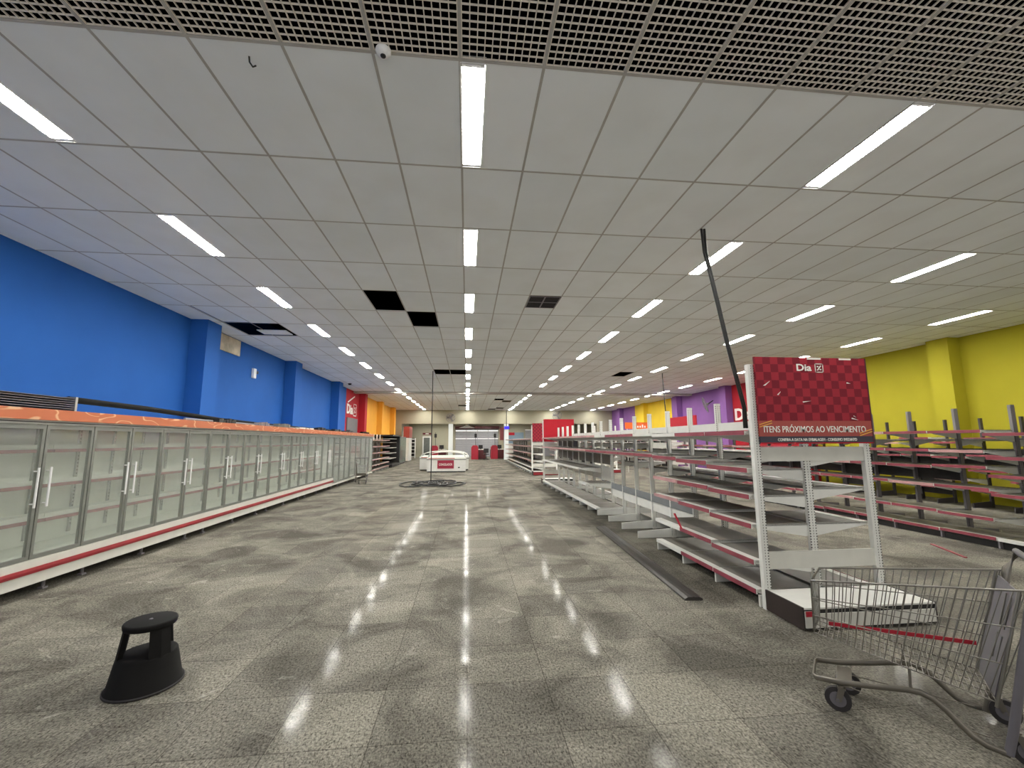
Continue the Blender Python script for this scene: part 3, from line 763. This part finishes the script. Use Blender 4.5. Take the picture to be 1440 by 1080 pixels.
# third and fourth gondolas far right
YE_ = [22.3+.95*k for k in range(14)]
for X_, lab in ((7.3, 'distant gondola with dark shelf backs in the aisle right of the checker sign'), (11.3, 'distant gondola beyond the orange board beside the purple wall')):
    random.seed(int(X_*10))
    LE = [[(zz+random.uniform(-.03, .03), random.choice([STRIP, PALE, None])) for zz in (1.72, 1.36, 1.0, .6, .165)] for k in range(13)]
    GE = gondola(lab, X_, YE_, 1.85, LE, [], .6, .55, WHITE, WHITE)
    for k in range(13):
        for a, b in ((.2, .9), (1.05, 1.65)): MB().box(X_-.008, X_+.008, YE_[k]+.024, YE_[k+1]-.024, a, b).build('back_panel', DARKB if k % 3 else WHITE2, GE)
end_cap(22.15, 6.7, 7.9, 'distant white end stand with dark red base seen through the near gondola', -1, '', 2.5, True, False, False)
end_cap(22.15, 10.7, 11.9, 'distant white end stand nearest the purple wall', -1, '', 2.5, True, False, False)
# boards on the right
o = MB().box(8.58, 8.62, 15.3, 17.4, 2.195, 2.6).build('sign_board', REDP); tag(o, 'dark red board on top of the right-hand gondola before the purple wall', 'sign')
t = thing('orange_sign', (8.6, 22.2, 1.9), 'orange board with small white marks below the yellow wall', 'sign')
MB().box(8.4, 9.75, 22.1, 22.14, 2.28, 2.62).build('board', mat('orange_board', (232, 104, 40), .4), t)
for q, hh in enumerate((.10, .14, .10, .10, .16, .10)):
    MB().box(8.8+q*.13, 8.87+q*.13, 22.09, 22.098, 2.34, 2.34+hh).build('white_mark', LETW, t)
for x in (8.5, 9.65): MB().cyl((x, 22.12, 0), (x, 22.12, 2.29), .02, n=8).build('post', WHITE, t)

# ------------------------------------------------------------------ wall signs
def wall_sign(X, sgn, y, z, h, lab):
    R_ = (0, 1, 0) if sgn > 0 else (0, -1, 0)
    t = thing('wall_sign', (X, y, z), lab, 'sign')
    mb = MB(); wd = put_text(mb, 'Dia', (X, y, z), R_, (0, 0, 1), h, h*2.25, depth=.02, bold=.03)
    mb.build('lettering', LETW, t)
    lg = MB(); put_logo(lg, (X, y+R_[1]*(wd+h*.25), z-h*.08), R_, (0, 0, 1), h*1.2); lg.build('logo', LETW, t)
    return t
wall_sign(XL+.012, 1, 22.95, 3.12, .52, 'white shop-name lettering high on the red section of the left wall')
wall_sign(XR-.012, -1, 20.15, 2.62, .60, 'white shop-name lettering on the red section of the right wall, mostly hidden')
o = MB().box(XL+.003, XL+.05, 23.0, 25.1, 2.12, 2.92).build('notice_board', mat('slate_board', (96, 98, 102), .5)); tag(o, 'dark grey rectangular board on the red left wall below the lettering', 'board')
t = thing('wall_arrow', (XL+.01, 23.2, 3.85), 'slanted white arrow stroke above the lettering on the red left wall', 'sign')
mb = MB(); put_bar(mb, (XL+.012, 23.1, 3.72), (0, 1, 0), (0, 0, 1), [(0, 0), (1.3, .42)], .07); mb.build('stroke', LETW, t)
t = thing('emergency_light', (XL+.05, 13.05, 3.62), 'small white emergency light high on the blue wall', 'emergency light')
MB().box(XL+.003, XL+.07, 12.95, 13.1, 3.5, 3.78).build('housing', LAMPW, t)
MB().cyl((XL+.07, 13.12, 3.68), (XL+.1, 13.14, 3.68), .045, n=12).build('spotlight', GREYP, t)
o = MB().lathe([(.001, 0), (.06, .01), (.08, .05), (.08, .075)], 16).build('dome_camera', BLACK); o.location = (-5.6, 20.9, CZ-.085)
tag(o, 'small black dome camera under the ceiling near the third pilaster', 'camera')

# wall patch with bare plaster beside the first pilaster
o = MB().box(XL+.002, XL+.03, 10.72, 12.2, 3.98, 4.40).build('bare_board', mat('mouldy_plaster', (190, 180, 160), .9, 0, .4, 3)); tag(o, 'stained bare plaster board high on the blue wall by the first pilaster', 'board')

# ------------------------------------------------------------------ fans
def fan(loc, face, lab, r=.32):
    t = thing('wall_fan', loc, lab, 'fan', 'wall fans')
    d = Vector(face).normalized(); c = Vector(loc); a = d.cross(Vector((0, 0, 1))).normalized(); u = a.cross(d)
    MB().cyl(c-d*.16, c-d*.02, .085, .07, 12).build('motor', GREYP, t)
    g = MB()
    for rr in (r, r*.66, r*.33):
        pts = [c+d*.08*(1-(rr/r)**2)+a*math.cos(k*PI/12)*rr+u*math.sin(k*PI/12)*rr for k in range(24)]
        g.tube(pts, .022 if rr == r else .013, 6, closed=True)
    for k in range(16):
        e = a*math.cos(k*PI/8)+u*math.sin(k*PI/8); g.tube([c+d*.08+e*.05, c+d*.06+e*r*.6, c+e*r], .010, 4)
    g.build('guard', GREYP, t)
    for k in range(3):
        th = k*2*PI/3; e = a*math.cos(th)+u*math.sin(th); q = a*-math.sin(th)+u*math.cos(th)
        b = MB(); b.add([c+e*.05-q*.04, c+e*r*.9-q*.08, c+e*r*.9+q*.10+d*.03, c+e*.05+q*.04+d*.03], [(0, 1, 2, 3), (3, 2, 1, 0)]); b.build('blade', ALUD, t)
    MB().cyl(c-d*.16, c-d*.42+Vector((0, 0, .1)), .03, n=8).build('bracket', BLACK, t)
    return t
fan((-1.45, 38.0, 3.72), (.2, -1, -.25), 'round grey wall fan above the first white column', .38)
fan((8.1, 38.0, 3.95), (.1, -1, -.2), 'round grey wall fan on the back beam above the red board', .42)
fan((12.75, 21.7, 3.55), (-1, .45, -.35), 'white wall fan on the purple wall right', .40)

# ------------------------------------------------------------------ loose cables
o = MB().tube([(3.06, 5.03, CZ-.002), (3.075, 5.03, 4.1), (3.12, 5.01, 3.8), (3.19, 5.0, 3.37), (3.28, 5.0, 2.85), (3.37, 5.0, 2.40), (3.44, 5.0, 2.05), (3.47, 5.05, 1.80)], .016, 8)
o.tube([(3.10, 5.03, CZ-.002), (3.107, 5.03, 4.1), (3.145, 5.01, 3.8), (3.215, 5.0, 3.37), (3.305, 5.0, 2.85), (3.395, 5.0, 2.40), (3.465, 5.0, 2.05), (3.50, 5.05, 1.80)], .016, 8)
o = o.build('power_cable', CABLE); tag(o, 'pair of thick black power cables dropping from the ceiling onto the near gondola', 'cable')
o = MB().tube([(8.02, 16.7, CZ-.002), (8.06, 16.7, 3.2), (8.1, 16.6, 1.84)], .022, 6).build('thin_cable', CABLE); tag(o, 'black cable hanging from the ceiling before the yellow wall onto the right-hand gondola', 'cable')
o = MB().tube([(-1.37, 16.95, CZ+.3), (-1.37, 16.95, 2.6), (-1.365, 16.93, 1.2), (-1.36, 16.92, .13)], .02, 8).build('drop_cable', CABLE); tag(o, 'single black cable hanging straight down in the middle aisle from a ceiling hole', 'cable')
random.seed(9)
hz = MB(); pts = []
for k in range(110):
    a = k*.42; q = k/110
    rx = .50+.22*math.sin(k*.31); ry = .85+.35*math.cos(k*.53)
    cx = -1.45+.42*math.sin(k*.19)
    pts.append((cx+rx*math.cos(a), 16.95+ry*math.sin(a), .03+.05*abs(math.sin(k*.37))))
pts += [(-1.0, 16.2, .03), (-.6, 16.1, .025), (-.25, 16.5, .025), (-.04, 17.1, .025), (-.25, 17.6, .025), (-.75, 17.3, .03)]
hz.tube(pts, .022, 6); o = hz.build('cable_coil', CABLE); tag(o, 'tangled heap of black cable on the aisle floor before the chest freezers', 'cable')

# ------------------------------------------------------------------ floor strips
o = MB().prism([(-.095, 0), (.095, 0), (.095, .018), (.06, .034), (-.06, .034), (-.095, .018)], 0, 3.75).prism([(-.012, .0345), (.012, .0345), (.012, .037), (-.012, .037)], .0, 3.75).build('kick_trim', mat('worn_black_trim', (58, 55, 52), .4, 0, .3))
o.location = (2.36, 4.46, 0); o.rotation_euler = (0, 0, -math.atan2(.205, 3.74)); tag(o, 'long black trim strip lying on the floor left of the near gondola', 'trim strip')
o = MB().box(-.02, .02, -.42, .42, 0, .012).build('fallen_price_strip', STRIP); o.location = (7.15, 5.92, .001); o.rotation_euler = (0, 0, -.46); tag(o, 'pink price strip lying on the floor before the right-hand gondola', 'price strip')

# ------------------------------------------------------------------ step stool
t = thing('step_stool', (-2.185, 3.42, 0), 'black round kick-step stool on the floor at left', 'stool')
b = MB(); n = 40
b.lathe([(.212, 0), (.216, .004), (.217, .018), (.206, .024), (.170, .205), (.164, .214), (.150, .219), (.001, .219)], n).build('base', MATT, t, True)
for k in range(3):
    a0 = -.56+k*2*PI/3; p = MB(); vs = []
    for z, ro, hw in ((.10, .186, .22), (.219, .166, .40), (.385, .143, .44)):
        for aa, r in ((a0-hw, ro), (a0, ro*1.006), (a0+hw, ro), (a0+hw, ro-.03), (a0, ro-.03), (a0-hw, ro-.03)):
            vs.append((r*math.cos(aa), r*math.sin(aa), z))
    fs = [tuple(range(6))[::-1], tuple(range(12, 18))]+[(l*6+i, l*6+(i+1) % 6, (l+1)*6+(i+1) % 6, (l+1)*6+i) for l in range(2) for i in range(6)]
    p.add(vs, fs); p.build('pillar', MATT, t, True)
MB().lathe([(.001, .383), (.145, .383), (.150, .39), (.153, .412), (.148, .420), (.138, .423), (.001, .423)], n).build('step', MATT, t, True)
MB().lathe([(.012, .4235), (.010, .427), (.001, .4275)], 12).build('cap', GREYPL, t, True)
MB().lathe([(.217, 0.002), (.222, .004), (.222, .014), (.213, .020)], n).build('rubber_rim', RUBBER, t, True)

# ------------------------------------------------------------------ shopping cart (u = towards the handle, v = away, z)
A_ = Vector((2.30, 2.61, 0)); du = Vector((.7227, -.6911, 0)); dv = Vector((.6911, .7227, 0))
def cart(origin, rot, lab, s=1.0, fine=True):
    t = thing('shopping_cart', origin, lab, 'shopping cart', rot=rot)
    B = lambda mb, nm, m, par=None: mb.build(nm, m, par or t, True)
    rimN = [(-.11, .0, .745), (.86, .0, .87)]; rimF = [(-.08, .37, .745), (.86, .47, .87)]
    botN = [(-.12, .03, .42), (.66, .03, .27)]; botF = [(-.10, .34, .42), (.66, .44, .27)]
    lerp = lambda a, b, q: tuple(a[i]+(b[i]-a[i])*q for i in range(3))
    rr = .0028
    B(MB().tube([rimN[1], rimN[0], rimF[0], rimF[1]], .0055, 8).tube([botN[1], botN[0], botF[0], botF[1]], .004, 6), 'rim', CHROME)
    def panel(a0, a1, b0, b1, nv, nh, nm):
        m = MB()
        for k in range(nv+1):
            q = k/nv; m.tube([lerp(a0, a1, q), lerp(b0, b1, q)], rr, 5)
        for k in range(1, nh+1):
            q = k/(nh+1); m.tube([lerp(a0, b0, q), lerp(a1, b1, q)], rr*1.3, 5)
        B(m, nm, CHROME)
    panel(rimN[0], rimN[1], botN[0], botN[1], 23, 2, 'basket_side')
    panel(rimF[0], rimF[1], botF[0], botF[1], 23, 2, 'basket_side')
    panel(rimN[0], rimF[0], botN[0], botF[0], 9, 2, 'basket_front')
    panel(botN[0], botN[1], botF[0], botF[1], 34, 3, 'basket_floor')
    m = MB(); m.add([(-.10, .012, .74), (-.075, .358, .74), (-.095, .335, .45), (-.11, .04, .45)], [(0, 1, 2, 3)])
    B(m, 'plastic_panel', HAZE)
    g = MB(); vs = [(.80, .04, .84), (.80, .43, .84), (.69, .43, .42), (.66, .40, .28), (.66, .07, .28), (.69, .04, .42)]
    g.add(vs+[(x+.012, y, z-.004) for x, y, z in vs], [(0, 1, 2, 3, 4, 5), (11, 10, 9, 8, 7, 6)]+[(i, i+6, (i+1) % 6+6, (i+1) % 6) for i in range(6)])
    if fine: B(g, 'rear_flap', GREYPL)
    g = MB()
    for a, b in ((.10, .30), (.18, .44)): g.tube([(.785-a*.02, a, .80), (.74, a+.02, .62)], .004, 5).tube([(.73, a+.02, .58), (.695, a+.03, .44)], .004, 5)
    B(g, 'flap_rib', CHROME)
    def rail(v, nm, z2):
        p = [(-.13, v, .158), (0, v, .168), (.15, v, .195), (.30, v, .226), (.36, v, .230), (.41, v, .212), (.46, v, .17), (.51, v, .115), (.55, v, .075), (.60, v, .05), (.68, v, .038)]
        return p
    near = rail(.005, '', 0); far = [(x, .28+.2*max(0, (x+.1)/.78), z) for x, y, z in rail(0, '', 0)]
    ch = near[::-1]+[(-.142, .03, .158), (-.142, .25, .158)]+far
    B(MB().tube(ch, .017, 8, flat=.45), 'chassis', CHASSIS)
    B(MB().box(-.03, .05, .01, .285, .145, .152), 'caster_plate', CHASSIS)
    B(MB().tube([(.02, .06, .13), (.62, .06, .07)], .003, 5).tube([(.02, .24, .13), (.62, .40, .07)], .003, 5), 'tie_rod', CHASSIS)
    for v in (.01, .455):
        B(MB().tube([(.675, v, .035), (.70, v, .14), (.79, v, .60), (.845, v, .88), (.90, v, .98)], .020, 10, flat=.8), 'post', GREYPL if v < .1 else CHASSIS)
        B(MB().tube([(.655, v+.005, .25), (.80, v+.005, .86)], .008, 6), 'basket_bracket', CHROME)
    B(MB().tube([(.90, -.02, .98), (.90, .49, .98)], .017, 10), 'handle', GREYPL)
    B(MB().tube([(.32, .01, .232), (.325, .02, .34)], .007, 6).tube([(.32, .38, .232), (.325, .39, .34)], .007, 6), 'strut', CHASSIS)
    for u, v, dx in ((-.005, .012, -.02), (-.005, .27, .03), (.72, .03, .03), (.72, .44, .03)):
        f = MB(); R0 = .068
        for a, b in ((-.022, -.017), (.017, .022)):
            f.prism([(u-.014, .135), (u+.02, .135), (u+dx+.016, R0-.01), (u+dx-.012, R0-.01)], v+a, v+b)
        f.box(u-.018, u+.024, v-.022, v+.022, .132, .142).cyl((u, v, .14), (u, v, .15), .016, n=10)
        fo = B(f, 'caster_fork', CHASSIS)
        wm = MB().cyl((u+dx, v-.013, R0), (u+dx, v+.013, R0), R0-.0005, n=28).cyl((u+dx, v-.0145, R0), (u+dx, v+.0145, R0), .042, n=18, mi=1).cyl((u+dx, v-.024, R0), (u+dx, v+.024, R0), .008, n=8, mi=1)
        B(wm, 'wheel', [RUBBER, GREYPL], fo)
    return t
cart(A_, math.atan2(du.y, du.x), 'wire shopping cart with grey rear flap in the right foreground')
C2 = cart((-3.95, 17.75, 0), 1.75, 'small-looking shopping cart parked at the far end of the freezer row', 1, False)
st = MB()
pa = A_+du*-.04+dv*.10+Vector((0, 0, .47)); pb = A_+du*.64+dv*.22+Vector((0, 0, .49))
n_ = (pb-pa).normalized().cross(Vector((0, 0, 1)))
q = Vector((0, 0, .011)); e_ = n_*.002
vs = [pa-q-e_, pb-q-e_, pb+q-e_, pa+q-e_]; st.add(vs+[v+e_*2 for v in vs], [(0, 1, 2, 3), (7, 6, 5, 4), (0, 4, 5, 1), (1, 5, 6, 2), (2, 6, 7, 3), (3, 7, 4, 0)])
o = st.build('red_price_strip', STRIPR); tag(o, 'bright red plastic price strip lying inside the foreground shopping cart', 'price strip')

# ------------------------------------------------------------------ chest freezers in the middle aisle
def chest(x0, x1, y0, y1, lab, sign):
    t = thing('chest_freezer', ((x0+x1)/2, (y0+y1)/2, 0), lab, 'freezer', 'chest freezers in the middle aisle')
    MB().box(x0, x1, y0, y1, .06, .66).build('body', WHITE, t)
    MB().box(x0+.03, x1-.03, y0+.03, y1-.03, 0, .06).build('plinth', BLACK, t)
    MB().box(x0-.02, x1+.02, y0-.02, y1+.02, .66, .70).build('bumper', ALUD, t)
    MB().box(x0-.01, x1+.01, y0-.01, y1+.01, .70, .78).build('rim', WHITE, t)
    prof = []
    xm = (x0+x1)/2; hw = (x1-x0)/2
    for k in range(13):
        a = PI*k/12; prof.append((xm-math.cos(a)*hw*.97, .78+.30*math.sin(a)**.7))
    g = MB(); n = len(prof)
    yy = (y0+.05, y1-.05)
    vs = [(p[0], y, p[1]) for y in yy for p in prof]
    g.add(vs, [(i, i+1, n+i+1, n+i) for i in range(n-1)], 0, True); g.build('curved_lid', CURVED, t)
    for y in yy: MB().tube([(p[0], y, p[1]) for p in prof], .018, 6).build('lid_frame', WHITE2, t)
    MB().box(x0+.1, x1-.1, y0+.1, y1-.1, .781, .80).build('basket_liner', INNER, t)
    MB().box(x0+.08, x1-.6, y0-.012, y0-.011+.001, .72, .76).build('stripe', mat('faded_red_stripe', (190, 110, 100), .4), t)
    MB().box(x1-.42, x1-.32, y0-.006, y0-.0005, .22, .28).build('thermometer', BLACK, t)
    if sign:
        b = MB().box(xm-.48, xm+.40, y0-.022, y0-.001, .2, .64).build('label_plate', mat('wine_plate', (146, 30, 56), .4), t)
        lt = MB(); put_text(lt, 'CONGELADOR', (xm-.40, y0-.026, .36), (1, 0, 0), (0, 0, 1), .12, .72, bold=.015); lt.build('lettering', LETW, b)
    return t
chest(-2.13, -.05, 23.6, 25.0, 'white chest freezer with a dark red name plate on its front, middle of the aisle', True)
chest(-2.68, .10, 25.2, 27.4, 'second chest freezer half hidden behind the one with the name plate', False)

# ------------------------------------------------------------------ far left shelving and cabinets
YG = [22.6+.95*k for k in range(7)]
LG = [[(zz, PALE) for zz in (1.75, 1.4, 1.05, .7, .4, .165)] for k in range(6)]
GG = gondola('white wall shelving under the amber wall past the last refrigerator', -5.55, YG, 2.1, [], LG, 0, .62, WHITE, WHITE)
for k in range(6): MB().box(-5.575, -5.567, YG[k]+.024, YG[k+1]-.024, .2, 1.7).build('back_panel', mat('brown_back', (98, 78, 66), .6), GG)
t = thing('open_chiller', (-5.5, 30.0, 0), 'tall black open chiller cabinet with pale shelves under the amber wall', 'chiller')
MB().box(-6.1, -6.0, 28.4, 31.3, 0.05, 2.1).box(-6.0, -4.75, 31.2, 31.3, .05, 2.1).box(-6.0, -4.75, 28.4, 31.2, 2.0, 2.1).box(-6.0, -4.75, 28.4, 31.2, .05, .2).build('cabinet', BLACK, t)
for z in (.55, .9, 1.25, 1.6, 1.85): MB().box(-6.0, -4.95, 28.45, 31.15, z-.03, z).build('shelf', WHITE2, t)
MB().box(-5.9, -4.8, 28.5, 31.2, 0, .05).build('plinth', BLACK, t)
t = thing('upright_fridge', (-5.35, 33.2, 0), 'grey upright fridge with glass front standing beyond the black chiller', 'refrigerator')
MB().box(-5.9, -4.8, 31.6, 34.6, .08, 2.0).build('cabinet', GREYP, t)
MB().box(-4.8, -4.77, 31.65, 34.55, .15, 1.95).build('glass_front', mat('green_grey_glass', (96, 110, 104), .15), t)
MB().box(-5.85, -4.85, 31.65, 34.55, 0, .08).build('plinth', BLACK, t)
t = thing('white_cabinet', (-5.35, 37.3, 0), 'white cabinet with a red top panel at the end of the amber wall', 'cabinet')
MB().box(-5.7, -4.8, 36.4, 38.3, .06, 1.95).build('body', WHITE, t)
MB().box(-5.25, -4.78, 36.4, 38.3, 1.97, 2.9).build('top_panel', mat('rust_red_panel', (150, 58, 48), .5), t)
MB().box(-5.65, -4.85, 36.45, 38.25, 0, .06).build('plinth', BLACK, t)
# back room shelves against the hall wall
t = thing('bread_shelf', (-5.6, 44.5, 0), 'white slanted display shelf stack left of the glass door in the checkout hall', 'shelving')
for x in (-6.15, -5.25): MB().box(x, x+.05, 44.2, 44.7, 0, 2.0).build('side_panel', WHITE, t)
for z in (.15, .5, .85, 1.2, 1.55, 1.9): MB().prism([(44.1, z-.05), (44.7, z), (44.7, z+.03), (44.1, z-.02)], -6.1, -5.25, 'x').build('shelf', WHITE, t)
MB().box(-6.1, -5.25, 44.71, 44.73, .1, 2.0).build('back_panel', DARKB, t)
t = thing('exit_sign', (-4.3, 46.98, 2.45), 'small dark red sign above the glass door at the back', 'sign')
MB().box(-4.75, -3.85, 46.95, 46.985, 2.38, 2.58).build('board', mat('oxblood_board', (96, 24, 30), .5), t)
MB().box(-4.45, -4.1, 46.945, 46.949, 2.44, 2.52).build('lettering', LETW, t)

# ------------------------------------------------------------------ checkouts
def checkout(x, y, lab):
    t = thing('checkout_counter', (x, y, 0), lab, 'checkout', 'red checkout counters')
    RC = mat('checkout_red', (168, 26, 50), .35); RD = mat('checkout_dark_red', (84, 20, 26), .5)
    MB().prism([(x-.35, 0), (x+.30, 0), (x+.30, 1.1), (x+.18, 1.28), (x-.2, 1.28), (x-.35, 1.1)], y, y+.5).build('end_panel', RC, t)
    MB().box(x-.3, x+1.0, y+.5, y+2.6, .05, .85).build('counter', RD, t)
    MB().box(x-.3, x+1.0, y+.5, y+2.6, .85, .9).build('worktop', WHITE2, t)
    MB().box(x-.2, x+.9, y+.6, y+2.5, 0, .05).build('plinth', BLACK, t)
    MB().cyl((x+.05, y+.25, 1.26), (x+.05, y+.25, 2.5), .02, n=8).build('pole', BLACK, t)
    MB().box(x-.06, x+.16, y+.22, y+.28, 2.0, 2.35).build('number_sign', BLACK, t)
    MB().box(x+.35, x+.75, y+1.2, y+1.3, .95, 1.3).box(x+.5, x+.6, y+1.2, y+1.3, .9, .96).build('monitor', BLACK, t)
    return t
checkout(.75, 39.9, 'red checkout counter right behind the chest freezers')
checkout(2.6, 40.6, 'red checkout counter on the right before the rolling shutter')
checkout(-2.95, 40.2, 'red checkout counter left of the first white column')
t = thing('office_chair', (1.75, 39.2, 0), 'small black swivel chair between the two right checkouts', 'chair')
MB().box(1.5, 2.0, 38.95, 39.45, .45, .53).build('seat', BLACK, t)
MB().box(1.52, 1.98, 39.42, 39.48, .6, 1.0).box(1.72, 1.78, 39.44, 39.48, .5, .62).build('backrest', BLACK, t)
MB().cyl((1.75, 39.2, .1), (1.75, 39.2, .45), .03, n=8).build('column', BLACK, t)
b = MB()
for k in range(5): b.tube([(1.75, 39.2, .1), (1.75+.3*math.cos(k*1.257), 39.2+.3*math.sin(k*1.257), .03)], .025, 6)
b.build('star_base', BLACK, t)
t = thing('pendant_shade', (.0, 39.5, 2.92), 'white cone-shaped pendant lamp hanging before the rolling shutter', 'lamp')
MB().lathe([(.75, 2.88), (.35, 3.0), (.16, 3.1), (.15, 3.38), (.001, 3.39)], 24, c=(0, 39.5)).build('shade', LAMPW, t)
MB().cyl((0, 39.5, 3.38), (0, 39.5, 3.549), .02, n=8).build('rod', GREYP, t)
t = thing('blue_screen', (3.5, 37.9, 2.65), 'small glowing blue screen on the white column beside the back shelves', 'screen')
MB().box(3.32, 3.78, 38.36, 38.44, 2.72, 2.98).build('case', BLACK, t)
MB().box(3.34, 3.76, 38.35, 38.359, 2.74, 2.96).build('display', mat('blue_display', (30, 10, 230), .3, emit=1.2), t)
o = MB().box(2.96, 3.3, 38.6, 38.66, 1.75, 2.9).build('price_board', mat('oxblood_board', (96, 24, 30), .5)); tag(o, 'narrow dark red board beside the blue screen', 'sign')
MBp = MB().tube([(3.53, 38.3, 3.0), (3.53, 38.3, CZ-.002)], .03, 6).build('screen_cable', CABLE); tag(MBp, 'black cable running from the ceiling to the blue screen', 'cable')
t = thing('promo_wall_panel', (5.2, 46.9, 0), 'blue and red poster panel at the back right of the blue screen', 'poster')
MB().box(4.0, 6.2, 46.9, 46.96, 1.4, 2.6).build('panel', mat('blue_grey_panel', (120, 140, 156), .5), t)
MB().box(4.0, 5.2, 46.88, 46.899, 2.3, 2.6).build('stripe', REDP, t)
MB().box(4.05, 6.15, 46.91, 46.95, 0, 1.4).build('stand', WHITE2, t)
